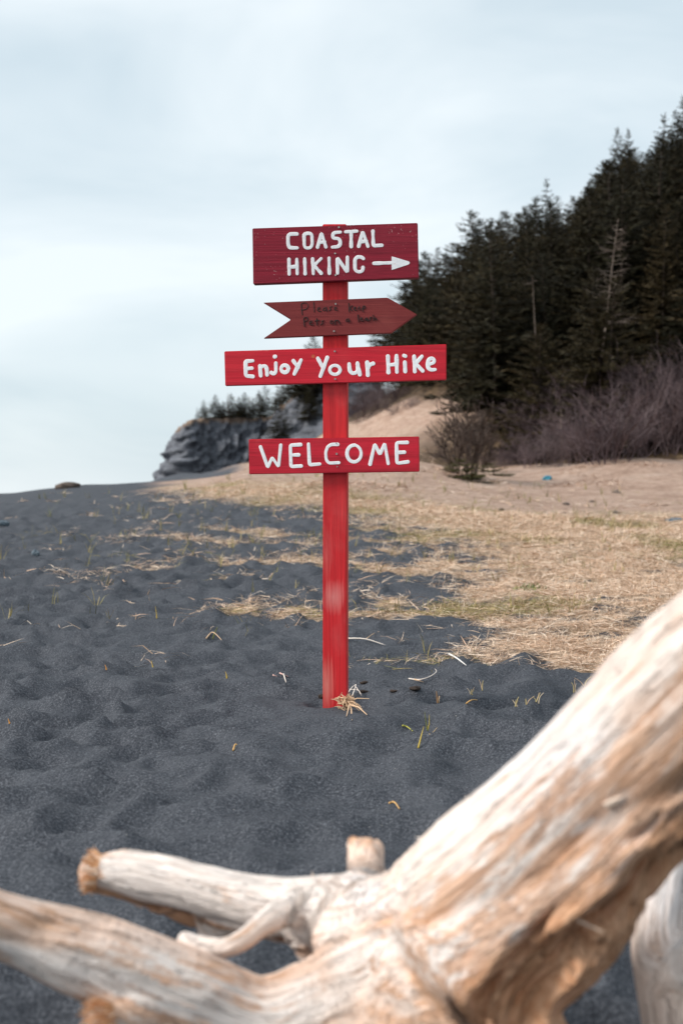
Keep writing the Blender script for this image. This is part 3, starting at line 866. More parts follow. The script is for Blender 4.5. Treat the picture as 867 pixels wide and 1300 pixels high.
    q4 = np.array([q for q in Q if len(q) == 4]); q3 = np.array([q for q in Q if len(q) == 3])
    return mesh_np(name, V2, [q4] + ([q3] if len(q3) else []), [m_wood], True, np.clip(col, 0.02, 0.92), {'grain': G, 'worn': np.clip(warm, 0, 1)}), curves

m_wood, nt, b = new_mat('weathered_wood', 0.75, 0.25)
gv_ = attr(nt, 'grain', 'Vector')
w1 = noise(nt, mapping(nt, gv_, (95, 95, 5)), 1.0, 5, 0.65, 0.4)
w2 = noise(nt, mapping(nt, gv_, (240, 240, 10)), 1.0, 3, 0.6)
wc = mix(nt, 1.0, attr(nt, 'tint'), ramp(nt, w1, [(0.28, (0.86, 0.80, 0.76)), (0.46, (1.0, 0.99, 0.98)), (0.72, (1.05, 1.05, 1.05))]), 'MULTIPLY')
wc = mix(nt, 0.5, wc, mix(nt, 1.0, wc, ramp(nt, w2, [(0.35, (0.82, 0.78, 0.74)), (0.6, (1.06, 1.06, 1.06))]), 'MULTIPLY'))
# flecks of bare orange fibre where the silver skin has gone, and fine dark drying cracks
fl = noise(nt, mapping(nt, gv_, (46, 46, 7)), 1.0, 7, 0.72, 0.6)
fl2 = math_(nt, 'ADD', fl, math_(nt, 'MULTIPLY', attr(nt, 'worn', 'Fac'), 0.21))
wc = mix(nt, ramp(nt, fl2, [(0.60, 0.0), (0.70, 0.75)]), wc, ramp(nt, w2, [(0.35, (0.50, 0.23, 0.11)), (0.65, (0.74, 0.44, 0.27))]))
ck = noise(nt, mapping(nt, gv_, (62, 62, 3.2)), 1.0, 4, 0.6, 0.3)
ckl = ramp(nt, math_(nt, 'ABSOLUTE', math_(nt, 'SUBTRACT', ck, 0.5)), [(0.003, 0.6), (0.013, 0.0)])
wc = mix(nt, math_(nt, 'MULTIPLY', ckl, ramp(nt, noise(nt, mapping(nt, gv_, (12, 12, 3)), 1.0, 2), [(0.45, 0.0), (0.6, 1.0)])), wc, (0.20, 0.115, 0.07))
setc(nt, b, wc)
wh = math_(nt, 'ADD', math_(nt, 'ADD', w1, math_(nt, 'MULTIPLY', w2, 0.6)), math_(nt, 'MULTIPLY', ckl, -0.8))
bump(nt, b, math_(nt, 'ADD', wh, math_(nt, 'MULTIPLY', fl, 0.8)), 0.007, 1.0)

# the torn flank: under the trunk, facing down and towards the camera's right
tr = catmull(BR['trunk'], 60)
t_dir = tr[50, :3] - tr[5, :3]; t_dir /= np.linalg.norm(t_dir)
low = np.cross(t_dir, [0, 1.0, 0]); low /= np.linalg.norm(low)
if low[2] > 0: low = -low
def groove(V, NV, x, y, z):
    k = np.argmin(np.linalg.norm(V[:, None, :] - tr[None, ::3, :3], axis=2), axis=1)
    c_ = tr[::3][k]
    rel = (V - c_[:, :3]) @ low / c_[:, 3]
    n = fbm(x * 9, y * 9, z * 2.5, seed=77, oct=3) - 0.5
    f = sstep(0.12, 0.40, rel + n * 0.9) * sstep(0.02, 0.16, V[:, 0])
    # hollow underside of the upper left root
    up = BR['high_root_under']
    hu = catmull(up, 30)
    dd = np.min(np.linalg.norm(V[:, None, :] - hu[None, :, :3], axis=2) - hu[None, :, 3], axis=1)
    torn = np.maximum(f, 0.8 * (1 - sstep(0.004, 0.02, dd)) * sstep(0.1, -0.02, V[:, 0]))
    warm = sstep(-0.95, -0.05, rel + n * 1.4) * sstep(-0.06, 0.10, V[:, 0]) * 0.95
    lr = np.array(BR['low_root'])[:6, :3]
    near = np.min(np.linalg.norm(V[:, None, :] - lr[None], axis=2), axis=1)
    warm = np.maximum(warm, 0.5 * (1 - sstep(0.10, 0.16, near)))
    tips = np.array([BR['high_root'][0][:3], np.add(BR['stub'][-1][:3], (0, 0, 0.040)), BR['knot'][-1][:3]])
    stb = np.array(BR['stub'])[1:, :3]
    ds = np.min(np.linalg.norm(V[:, None, :] - stb[None], axis=2), axis=1)
    warm = warm * sstep(0.03, 0.06, ds)
    n5 = fbm(V[:, 0] * 60, V[:, 1] * 60, V[:, 2] * 60, seed=78, oct=3) - 0.5
    warm = np.maximum(warm, 1.2 * (1 - sstep(0.0, 0.075, np.min(np.linalg.norm(V[:, None, :] - tips[None], axis=2), axis=1) + 0.07 * n5)))
    warm = np.maximum(warm, torn)
    return torn, np.maximum(warm, 0.15)
drift_me, drift_curves = build_driftwood('driftwood_stump', BR, 0.0045, 1.0, 200, groove)
drift = link('driftwood_stump', drift_me, label='big pale driftwood stump with forked roots sprawling across the foreground', category='driftwood')

def fray(root, direction, spread, n, length, rad, seed, cols):
    r = np.random.default_rng(seed); mb = MB()
    d = np.asarray(direction, float); d /= np.linalg.norm(d)
    a = np.cross(d, [0.3, 0.2, 1.0]); a /= np.linalg.norm(a); b_ = np.cross(d, a)
    for _ in range(n):
        th = r.random() * 2 * math.pi; rr = math.sqrt(r.random()) * rad
        p = np.asarray(root) + (a * math.cos(th) + b_ * math.sin(th)) * rr - d * length * 0.7
        v = d + (a * math.cos(th) + b_ * math.sin(th)) * spread * r.normal(0.5, 0.5) + r.normal(0, 0.12, 3)
        v /= np.linalg.norm(v); l = length * (0.5 + 0.9 * r.random())
        bend = r.normal(0, 0.25, 3) * l
        pts = [p, p + v * l * .6, p + v * l + bend * .4]
        c_ = cols[r.integers(len(cols))]
        mb.tube(pts, [0.0016, 0.0011, 0.0003], 4, c_, cap=False)
    return mb
m_fib, nt, b = new_mat('wood_fibre', 0.8, 0.2)
setc(nt, b, attr(nt, 'tint'))
OR = [(0.62, 0.32, 0.16), (0.70, 0.45, 0.28), (0.52, 0.26, 0.12), (0.74, 0.58, 0.46)]
PA = [(0.74, 0.60, 0.50), (0.66, 0.42, 0.28), (0.78, 0.70, 0.64)]
hr = np.array(BR['high_root']); st_ = np.array(BR['stub']); kn = np.array(BR['knot'])
link('frayed_end', fray(hr[0, :3] + [0.004, 0, 0.0], hr[0, :3] - hr[2, :3], 0.4, 620, 0.020, 0.024, 1, OR).mesh('frayed_end', m_fib), drift, kind='stuff')
link('frayed_end', fray(st_[-1, :3] + [0, 0, 0.004], (0, 0.05, 1), 0.22, 240, 0.010, 0.021, 2, OR + PA + PA).mesh('frayed_end', m_fib), drift, kind='stuff')
link('frayed_end', fray(kn[-1, :3], kn[-1, :3] - kn[0, :3], 0.45, 420, 0.020, 0.022, 3, OR).mesh('frayed_end', m_fib), drift, kind='stuff')
# loose splinters standing off the trunk
def splinter(p0, p1, r0, c_, bend=0.0):
    p0, p1 = np.array(p0), np.array(p1)
    mid = (p0 + p1) / 2 + np.array([0, 0, bend])
    mb = MB(); mb.tube([p0, mid, p1], [r0, r0 * 0.7, r0 * 0.1], 5, c_)
    return link('splinter', mb.mesh('splinter', m_fib), drift)
for a, c_, Ya, Yb, r0, cc in [((604, 1030), (592, 1012), 1.80, 1.82, .006, PA[0]), ((560, 1072), (528, 1064), 1.86, 1.90, .004, PA[2]), ((770, 1022), (792, 1012), 1.56, 1.54, .005, PA[0]),
                              ((722, 1164), (768, 1186), 1.64, 1.61, .0025, OR[3]), ((400, 1128), (396, 1108), 1.99, 2.0, .003, PA[0])]:
    splinter(at(*a, Ya), at(*c_, Yb), r0, cc)

# paler limb propped under the trunk at the right edge
BR2 = {'limb': [node(885, 1020, 2.05, 24), node(858, 1085, 2.02, 27), node(838, 1150, 1.99, 34), node(836, 1215, 1.96, 36), node(850, 1290, 1.93, 40), node(868, 1380, 1.90, 44)],
       'spur': [node(845, 1240, 1.95, 33), node(880, 1215, 1.96, 26), node(930, 1170, 1.99, 20)]}
limb_me, _ = build_driftwood('driftwood_limb', BR2, 0.005, 0.45, 900, warmth=0.15)
limb = link('driftwood_limb', limb_me, label='smooth bleached driftwood limb standing in sand behind the stump at the right edge', category='driftwood')

ORDN = ['first', 'second', 'third', 'fourth', 'fifth', 'sixth', 'seventh', 'eighth', 'ninth', 'tenth', 'eleventh', 'twelfth', 'thirteenth', 'fourteenth', 'fifteenth', 'sixteenth', 'seventeenth', 'eighteenth', 'nineteenth', 'twentieth']
ORDN += ['twenty-' + w for w in ORDN[:9]] + ['thirtieth'] + ['thirty-' + w for w in ORDN[:9]] + ['fortieth'] + ['forty-' + w for w in ORDN[:9]]
# ================================================================== TREES
def needle_mat(name, ramp_cols):
    m, nt, b = new_mat(name, 0.7, 0.2)
    oi = N(nt, 'ShaderNodeObjectInfo')
    base = ramp(nt, oi.outputs['Random'], ramp_cols)
    setc(nt, b, mix(nt, 1.0, base, attr(nt, 'tint'), 'MULTIPLY'))
    return m
m_needle = needle_mat('spruce_needles', [(0.0, (0.014, 0.0135, 0.006)), (0.35, (0.020, 0.0165, 0.0065)), (0.7, (0.031, 0.022, 0.008)), (1.0, (0.020, 0.0195, 0.007))])
m_needle_g = needle_mat('juniper_needles', [(0.0, (0.048, 0.050, 0.020)), (1.0, (0.060, 0.056, 0.022))])
m_bark, nt, b = new_mat('bark', 0.9, 0.15)
setc(nt, b, ramp(nt, noise(nt, mapping(nt, coords(nt), (6, 6, 1.5)), 3, 4, 0.7), [(0.35, (0.03, 0.023, 0.018)), (0.65, (0.08, 0.06, 0.048))]))
m_dead, nt, b = new_mat('dead_wood', 0.9, 0.15)
setc(nt, b, ramp(nt, noise(nt, coords(nt), 4, 4, 0.7), [(0.35, (0.12, 0.09, 0.075)), (0.65, (0.28, 0.225, 0.19))]))

def crown_mesh(name, H, R, seed, mat, open_=0.0, lean=(0.0, 0.0), flat=0.0):
    r = np.random.default_rng(seed)
    org, dirs, lens, wids, tint, ups = [], [], [], [], [], []
    z = 0.04 * H
    # lumpy outline: limbs reach further in some directions and some heights
    ph = r.random(4) * 6.28
    while z < H * 0.985:
        t = z / H
        prof = min(1.0, (1 - t) * 1.25) ** 0.85 * (0.55 + 0.45 * min(1, t / 0.18))
        nb_ = int(5 + 6 * (1 - t))
        a0 = r.random() * 6.28
        for k in range(nb_):
            a = a0 + k * 6.28 / nb_ + r.normal(0, 0.25)
            lob = 1 + 0.20 * math.sin(2 * a + ph[0] + 7 * t) + 0.16 * math.sin(3 * a + ph[1] - 11 * t) + 0.14 * math.sin(ph[2] + 23 * t + a)
            Lb = R * prof * lob * r.uniform(0.62, 1.12) + 0.10
            if r.random() < open_ * 0.5: continue
            el = 0.55 * t ** 2 - 0.10 + r.normal(0, 0.10) + (0.5 if t > 0.93 else 0)
            bd = np.array([math.cos(a) * math.cos(el), math.sin(a) * math.cos(el), math.sin(el)])
            sd = np.array([-math.sin(a), math.cos(a), 0.0])
            p0 = np.array([lean[0] * t * t, lean[1] * t * t, z])
            nt_ = max(8, int(Lb / 0.030))
            s = np.sort(r.uniform(0.06, 1.0, nt_))
            pos = p0 + np.outer(s * Lb, bd) + np.outer((s ** 2) * Lb * (-0.16) + (s ** 4) * Lb * 0.20, [0, 0, 1.0])
            sg_ = np.where(r.random(nt_) < .5, -1, 1)
            fw = r.uniform(0.35, 1.0, nt_)
            dv = bd[None] * fw[:, None] + sd[None] * (sg_ * r.uniform(0.35, 1.0, nt_))[:, None] + np.array([0, 0, 1.0])[None] * r.normal(-0.02, 0.22, nt_)[:, None]
            dv /= np.linalg.norm(dv, axis=1)[:, None]
            ln = (0.13 + 0.26 * Lb / max(R, .1) * (1.05 - 0.55 * s)) * r.uniform(0.7, 1.25, nt_)
            org.append(pos); dirs.append(dv); lens.append(ln); wids.append(ln * r.uniform(0.17, 0.30, nt_))
            tb = r.uniform(0.7, 1.25)
            warm = r.uniform(0, 1, nt_)
            tc = np.stack([1 + 0.35 * warm * s, 1 + 0.16 * warm * s, np.ones(nt_)], -1) * (tb * r.uniform(0.75, 1.3, nt_))[:, None]
            tint.append(tc)
            u = np.tile(np.array([0, 0, 1.0]), (nt_, 1)) + r.normal(0, 0.35, (nt_, 3)); ups.append(u)
        z += (0.16 + 0.14 * (1 - t)) * (1 + flat) * r.uniform(0.7, 1.3)
    # leader
    m = 10
    pos = np.stack([np.full(m, lean[0]), np.full(m, lean[1]), np.linspace(H * .93, H, m)], -1)
    dv = r.normal(0, 0.6, (m, 3)); dv[:, 2] = 0.9; dv /= np.linalg.norm(dv, axis=1)[:, None]
    org.append(pos); dirs.append(dv); lens.append(np.linspace(0.22, 0.16, m)); wids.append(np.full(m, 0.04)); tint.append(np.ones((m, 3))); ups.append(r.normal(0, 1, (m, 3)))
    O = np.vstack(org); D = np.vstack(dirs); Ln = np.concatenate(lens); W = np.concatenate(wids); Tn = np.vstack(tint); U = np.vstack(ups)
    S = np.cross(D, U); S /= np.linalg.norm(S, axis=1)[:, None] + 1e-9
    n = len(O)
    tip = O + D * Ln[:, None]; midp = O + D * (Ln * 0.5)[:, None]
    drop = np.array([0, 0, -1.0]) * (W * 0.45)[:, None]
    V = np.stack([O, midp + S * W[:, None] * .5 + drop, tip, midp - S * W[:, None] * .5 + drop], 1).reshape(-1, 3)
    i = np.arange(n)[:, None] * 4
    T = np.vstack([i + [[0, 1, 2]], i + [[0, 2, 3]]])
    C = np.repeat(Tn, 4, axis=0)
    return mesh_np(name, V, T, [mat], False, C)
def trunk_mesh(name, H, r0, lean=(0, 0), mat=None):
    mb = MB()
    t = np.linspace(-0.06, 0.97, 9)
    mb.tube(np.stack([lean[0] * t * t, lean[1] * t * t, t * H], -1), r0 * (1.05 - np.clip(t, 0, 1)), 7)
    return mb.mesh(name, mat or m_bark, True)

protos = []
for k, (H, R, op, le, fl) in enumerate([(7.0, 2.3, 0.0, (0.0, 0), 0), (7.6, 2.2, 0.1, (0.25, 0), .1), (6.2, 2.4, 0.0, (-0.2, .1), 0), (8.2, 2.4, 0.12, (0.15, 0), .1), (6.6, 2.6, 0.05, (-.3, 0), .1), (5.4, 2.1, 0.0, (0.1, .1), 0), (7.2, 1.3, 0.45, (0.2, 0), .5)]):
    protos.append((crown_mesh('crown', H, R, 300 + k, m_needle, op, le, fl), trunk_mesh('trunk', H, 0.075, le), H, R))
def tree(x, y, z, h, kind, rz, label, group=None, wide=1.0, name='spruce_tree', cat='spruce'):
    cr, tk, H, R = protos[kind]
    s = h / H
    e = empty(name, (x, y, z), label=label, category=cat)
    if group: e['group'] = group
    e.rotation_euler = (0, 0, rz); e.scale = (s * wide, s * wide, s)
    link('trunk', tk, e); link('crown', cr, e)
    return e

# skyline of the wood in photo pixels
SKX = [300, 380, 420, 470, 505, 530, 545, 575, 600, 625, 650, 672, 690, 705, 735, 760, 775, 790, 800, 815, 835, 850, 867, 920, 1000]
SKY = [500, 432, 405, 372, 345, 322, 312, 298, 275, 268, 262, 258, 232, 245, 240, 216, 196, 168, 172, 190, 175, 150, 128, 95, 60]
def to_px(p):
    return 433.5 + FPX * p[0] / p[1], HOR - FPX * (p[2] - EYE) / p[1]
FOOTX = [380, 440, 520, 562, 588, 612, 640, 700, 760, 867, 1000]
FOOTY = [480, 486, 482, 490, 556, 572, 566, 548, 535, 515, 490]
cand = []
r = np.random.default_rng(99)
spots = []
cy_ = r.uniform(41, 112, 9000); cx_ = cy_ * r.uniform(-0.035, 0.30, 9000)
cz_ = height(cx_, cy_, fine=False); cd_ = foot_d(cx_, cy_)
SNAG = [(776, 45.5, 338), (680, 47.5, 408)]      # gaps in front of the dead trees
for x, y, z, dft in zip(cx_, cy_, cz_, cd_):
    px, py = to_px((x, y, z))
    if dft < 1.0 or py > np.interp(px, FOOTX, FOOTY) + r.normal(0, 4): continue
    md = 1.5 + 0.005 * y
    if any((x - a) ** 2 + (y - c_) ** 2 < md * md for a, c_, *_ in spots): continue
    h = r.uniform(3.6, 8.0)
    tp = to_px((x, y, z + h))
    lim = np.interp(px, SKX, SKY) + abs(r.normal(0, 10))
    if tp[1] < lim:
        h = (HOR - lim) / FPX * y + EYE - z
    for a, c_, lowest in SNAG:          # keep the dead trees in view
        if abs(px - a) < 30 and y < c_ + 0.8: h = min(h, (HOR - lowest - r.uniform(0, 12)) / FPX * y + EYE - z)
    if h < 1.6: continue
    spots.append((x, y, z, h))
# keep those the camera can see something of: walk front to back with a coarse screen mask
spots.sort(key=lambda s_: s_[1])
mask = np.zeros((90, 110), bool)       # 10 px cells
n_wood = []
for (x, y, z, h) in spots:
    px, pt = to_px((x, y, z + h)); _, pb = to_px((x, y, z + 0.2 * h))
    hw = 0.24 * h / y * FPX
    x0, x1 = int((px - hw) // 10), int((px + hw) // 10) + 1
    y0, y1 = int(pt // 10), int(pb // 10) + 1
    x0c, x1c = max(x0, 0), min(x1, 110); y0c, y1c = max(y0, 0), min(y1, 90)
    if x1c <= x0c or y1c <= y0c: continue
    sub = mask[y0c:y1c, x0c:x1c]
    if sub.mean() > 0.93: continue
    mc = (x0c + x1c) // 2; q = max(1, (x1c - x0c) // 4)
    mask[y0c + (y1c - y0c) // 6:y1c, max(mc - q, 0):mc + q] = True
    n_wood.append((px, pt, x, y, z, h, to_px((x, y, z))[1]))
tops = np.array([(a[0], a[1]) for a in n_wood])
rowsW = {'sky': [], 'front': [], 'left': [], 'mid': [], 'right': []}
for a in sorted(n_wood):
    near = tops[np.abs(tops[:, 0] - a[0]) < 16, 1].min()
    if a[1] <= near + 3: k = 'sky'
    elif a[6] > np.interp(a[0], FOOTX, FOOTY) - 26: k = 'front'
    else: k = 'left' if a[0] < 680 else 'mid' if a[0] < 775 else 'right'
    rowsW[k].append(a)
phr = {'sky': 'dark spruce from the left along the skyline of the wood', 'front': 'dark spruce from the left in the front row above the shrubs',
       'left': 'dark spruce from the left inside the wood, left of the thin dead trunk', 'mid': 'dark spruce from the left between the two dead trees', 'right': 'dark spruce from the left inside the wood, right of the leaning dead spruce'}
for k, lst in rowsW.items():
    for q, (px, pt, x, y, z, h, _b) in enumerate(lst):
        tree(x, y, z - 0.1, h, int(r.integers(0, 6)), r.random() * 6.28, ORDN[q] + ' ' + phr[k], 'spruces of the hillside wood', wide=r.uniform(0.9, 1.25))
print('wood', {k: len(v) for k, v in rowsW.items()})
# trees that stand out along the skyline: (top pixel x, y, distance, height, proto, width, label)
for (px, py, Y, h, kind, wd, lab) in [
    (782, 163, 66, 6.4, 3, 0.75, 'left of the twin pointed spruce tops on the skyline'),
    (799, 165, 67, 6.2, 1, 0.65, 'right of the twin pointed spruce tops on the skyline'),
    (692, 226, 72, 6.8, 6, 1.0, 'spindly spruce top poking above the skyline left of the twin tops'),
    (866, 122, 60, 7.0, 3, 0.9, 'tallest spruce on the skyline, cut by the right edge'),
    (840, 146, 61, 6.0, 6, 1.1, 'ragged open spruce top just left of the tallest spruce'),
    (600, 268, 80, 6.0, 5, 1.1, 'broad spruce top where the skyline steps up right of the top board')]:
    p = at(px, py, Y)
    zz = hz(p[0], p[1])
    tree(p[0], p[1], min(p[2] - h, zz) if p[2] - h < zz else zz, max(h, p[2] - zz), kind, 1.3 * px, lab, 'spruces standing out on the skyline', wide=wd)

for px, py, Y, kind, wd, lab in [(752, 342, 44.0, 0, 1.0, 'spruce close in front of the leaning dead spruce, on its left'), (772, 352, 43.6, 4, 1.0, 'spruce close in front of the leaning dead spruce, on its right'),
                                 (682, 411, 45.5, 2, 1.1, 'spruce hiding the foot of the thin dead trunk')]:
    p = at(px, py, Y); zz = hz(p[0], Y)
    tree(p[0], Y, zz - 0.1, p[2] - zz + 0.1, kind, px * 0.9, lab, None, wide=wd)
# cliff-top and slope spruces, placed by the foot of each
CT = [(250, 533, 16), (258, 531, 22), (272, 531, 28), (283, 531, 26), (292, 531, 33), (301, 531, 26), (310, 530, 30), (320, 530, 27), (329, 529, 30), (338, 527, 36), (347, 521, 36), (358, 514, 26), (372, 506, 30), (386, 497, 36), (398, 490, 30), (380, 503, 30), (365, 511, 30), (406, 486, 36), (278, 531, 22), (306, 531, 22), (343, 524, 30), (352, 518, 30)]
kk = 0
for px, py, hp in sorted(CT):
    p = ground_at(px, py + 3)
    if p is None: continue
    y = p[1] + 0.6
    h = hp / FPX * y * random.uniform(0.95, 1.2)
    e = tree(p[0], y, land_z(p[0], y) - 0.1, h, 6 if px < 256 else (2, 4, 5, 0, 3)[kk % 5], px * 2.1, ORDN[kk] + ' small wind-cropped spruce from the left along the cliff top', 'spruces along the cliff top', wide=random.uniform(1.0, 1.6))
    kk += 1
for px, py, hp, kind, wd, lab in [(356, 556, 46, 4, 1.35, 'squat dark spruce alone on the grey rock slope right of the cliff'),
                                  (392, 533, 42, 2, 1.3, 'dark spruce on the rock slope just left of the post'),
                                  (398, 512, 90, 0, 1.2, 'tall dark spruce half hidden behind the left end of the arrow board')]:
    p = ground_at(px, py)
    tree(p[0], p[1], p[2] - 0.15, hp / FPX * p[1], kind, px, lab, None, wide=wd)

# ---- bare shrubs
def shrub_mesh(name, H, W, seed, mat, stems=16, r0=0.014, levels=3, droop=0.0):
    r = np.random.default_rng(seed); mb = MB()
    def grow(p, d, l, rad, lev):
        n = 4 if lev < levels - 1 else 3
        pts = [p]; dd = d.copy()
        for k in range(n):
            dd = dd + r.normal(0, 0.16, 3) + np.array([0, 0, 0.05 - droop]); dd /= np.linalg.norm(dd)
            pts.append(pts[-1] + dd * l / n)
        pts = np.array(pts)
        c_ = r.uniform(0.7, 1.35) * np.array([1, 1, 1.0])
        mb.tube(pts, np.linspace(rad, rad * 0.55, n + 1), 3, c_, cap=False)
        if lev < levels - 1:
            kids = int(r.integers(5, 9)) if lev == 0 else int(r.integers(3, 7))
            for _ in range(kids):
                t = r.uniform(0.25, 1.0); i = min(int(t * n), n - 1)
                q = pts[i] + (pts[i + 1] - pts[i]) * (t * n - i)
                v = dd + r.normal(0, 0.55, 3); v[2] = abs(v[2]) * 0.8 + 0.15; v /= np.linalg.norm(v)
                grow(q, v, l * r.uniform(0.35, 0.62), rad * 0.6, lev + 1)
    for k in range(stems):
        a = r.random() * 6.28; sp = abs(r.normal(0, 0.55))
        d = np.array([math.cos(a) * sp * W / H * 1.4, math.sin(a) * sp * W / H * 1.4, 1.0]); d /= np.linalg.norm(d)
        grow(np.array([math.cos(a) * 0.35 * W * r.random(), math.sin(a) * 0.35 * W * r.random(), -0.05]), d, H * r.uniform(0.45, 0.8), r0, 0)
    return mb.mesh(name, mat)
def twig_mat(name, a, b_):
    m, nt, b = new_mat(name, 0.85, 0.2)
    oi = N(nt, 'ShaderNodeObjectInfo')
    setc(nt, b, mix(nt, 1.0, ramp(nt, oi.outputs['Random'], [(0.0, a), (1.0, b_)]), attr(nt, 'tint'), 'MULTIPLY'))
    return m
m_twig = twig_mat('purple_twigs', (0.085, 0.060, 0.066), (0.130, 0.097, 0.100))
m_twig_d = twig_mat('dark_twigs', (0.060, 0.042, 0.036), (0.080, 0.058, 0.048))
m_twig_p = twig_mat('pale_twigs', (0.30, 0.24, 0.20), (0.36, 0.30, 0.26))
sh = [shrub_mesh('stems', 2.4, 1.3, 500 + k, m_twig, 17) for k in range(3)]
sh_d = shrub_mesh('stems', 2.4, 1.7, 510, m_twig_d, 13, 0.034)
def shrub(px, py, hp, kind, wd, label, group=None, name='bare_shrub', cat='shrub', meshes=None):
    p = ground_at(px, py)
    h = hp / FPX * p[1]
    me = meshes or sh[kind]
    o = link(name, me, None, (p[0], p[1], p[2] - 0.05), label=label, category=cat)
    if group: o['group'] = group
    s = h / 2.4
    o.scale = (s * wd, s * wd, s); o.rotation_euler = (0, 0, px * 0.7)
    return o
rs = np.random.default_rng(5)
TH = []
for px in list(range(674, 905, 17)):
    for row in range(3):
        x = px + rs.normal(0, 6) + row * 6
        by = np.interp(x, [640, 700, 760, 867, 920], [600, 596, 588, 574, 560]) - row * 13 + rs.normal(0, 3)
        topy = np.interp(x, [640, 680, 740, 800, 867, 920], [560, 512, 474, 462, 446, 440]) + (2 - row) * 14 + rs.normal(0, 8)
        TH.append((row, x, by, max(40, by - topy), int(rs.integers(3)), rs.uniform(0.9, 1.4)))
TH.sort(); cnt = [0, 0, 0]
for row, x, by, hh, kd, wd in TH:
    shrub(x, by, hh, kd, wd, ORDN[cnt[row]] + ' leafless shrub from the left in the ' + ('front', 'middle', 'back')[row] + ' row of the right-hand thicket', 'shrubs of the right-hand thicket')
    cnt[row] += 1
for q, (x, by, hh) in enumerate([(618, 592, 26), (634, 594, 28), (646, 590, 34), (658, 590, 40)]):
    shrub(x, by, hh, int(rs.integers(3)), 1.3, ORDN[q] + ' low bare shrub from the left between the multi-stemmed shrub and the thicket', 'shrubs between thicket and dark shrub')
for q, (x, by, hh) in enumerate(sorted([(455, 536, 30), (468, 528, 34), (480, 520, 30), (492, 514, 28), (504, 508, 26), (448, 522, 26), (474, 508, 26), (515, 500, 24), (462, 516, 26), (486, 506, 22), (500, 526, 18), (520, 518, 16)])):
    shrub(x, by, hh, int(rs.integers(3)), 1.8, ORDN[q] + ' low purple brown bush from the left on the bare slope', 'brush on the bare slope')
shrub(583, 602, 108, 0, 0.95, 'dark multi-stemmed bare shrub at the wood edge right of WELCOME', name='bare_shrub', meshes=sh_d)
shrub(606, 600, 88, 0, 0.8, 'dark bare shrub leaning right behind the multi-stemmed one', name='bare_shrub', meshes=sh_d)
# low dark green juniper at the shrub's foot
jn = crown_mesh('juniper', 1.1, 1.0, 700, m_needle_g, 0.0)
for px, py, s, lab in [(584, 606, 0.5, 'low dark green juniper at the foot of the multi-stemmed shrub'), (622, 603, 0.4, 'low juniper right of the shrub foot'), (602, 611, 0.3, 'smallest juniper on the pale bank below the bare shrub')]:
    p = ground_at(px, py)
    o = link('juniper_bush', jn, None, (p[0], p[1], p[2] - 0.1), label=lab, category='juniper')
    o.scale = (s * 1.2, s * 1.2, s * 0.75); o.rotation_euler = (0, 0, px)
# dead trees showing pale against the wood
def snag(base, top_, dist, seed, label, thick=0.05, n=26):
    r = np.random.default_rng(seed); mb = MB()
    p1 = at(*top_, dist); p0 = at(*base, dist); p0[2] = land_z(p0[0], p0[1]) - 0.1
    e = empty('dead_tree', tuple(p0), label=label, category='dead tree')
    H = np.linalg.norm(p1 - p0)
    t = np.linspace(0, 1, 12)[:, None]
    pts = (p1 - p0) * t + np.array([0.10, 0, 0]) * np.sin(t * 5) * H * 0.06
    mb.tube(pts, np.linspace(thick, thick * .2, 12), 6)
    link('trunk', mb.mesh('trunk', m_dead), e)
    mb = MB()
    for k in range(n):
        f = r.uniform(0.5, 0.98); q = (p1 - p0) * f + np.array([0.10, 0, 0]) * math.sin(f * 5) * H * 0.06
        a = r.random() * 6.28; l = H * r.uniform(0.06, 0.20) * (1.2 - f) + 0.08
        d = np.array([math.cos(a), -abs(math.sin(a)), r.uniform(-0.15, 0.35)])
        mb.tube([q, q + d * l * .5, q + d * l + [0, 0, -0.12 * l]], [thick * .3, thick * .2, thick * .06], 3, cap=False)
        for j in range(3):
            g = q + d * l * r.uniform(.3, .9); v = d + r.normal(0, .6, 3)
            mb.tube([g, g + v * l * .3], [thick * .16, thick * .05], 3, cap=False)
    link('branches', mb.mesh('branches', m_dead), e, kind='stuff')
snag((748, 346), (786, 278), 45.5, 3, 'pale grey leaning dead spruce standing out against the dark wood', 0.04, 70)
snag((684, 412), (677, 350), 47.5, 4, 'thin pale dead trunk in the middle of the wood', 0.028, 3)
snag((713, 546), (712, 518), 38.5, 5, 'short pale dead stem in front of the right-hand thicket', 0.02, 3)
snag((289, 531), (290, 499), 152.0, 6, 'bare pole-like dead spruce among the cliff-top row', 0.10, 6)
snag((316, 530), (316, 503), 153.0, 7, 'second bare pole-like dead spruce at the cliff top, nearer the sign', 0.10, 4)

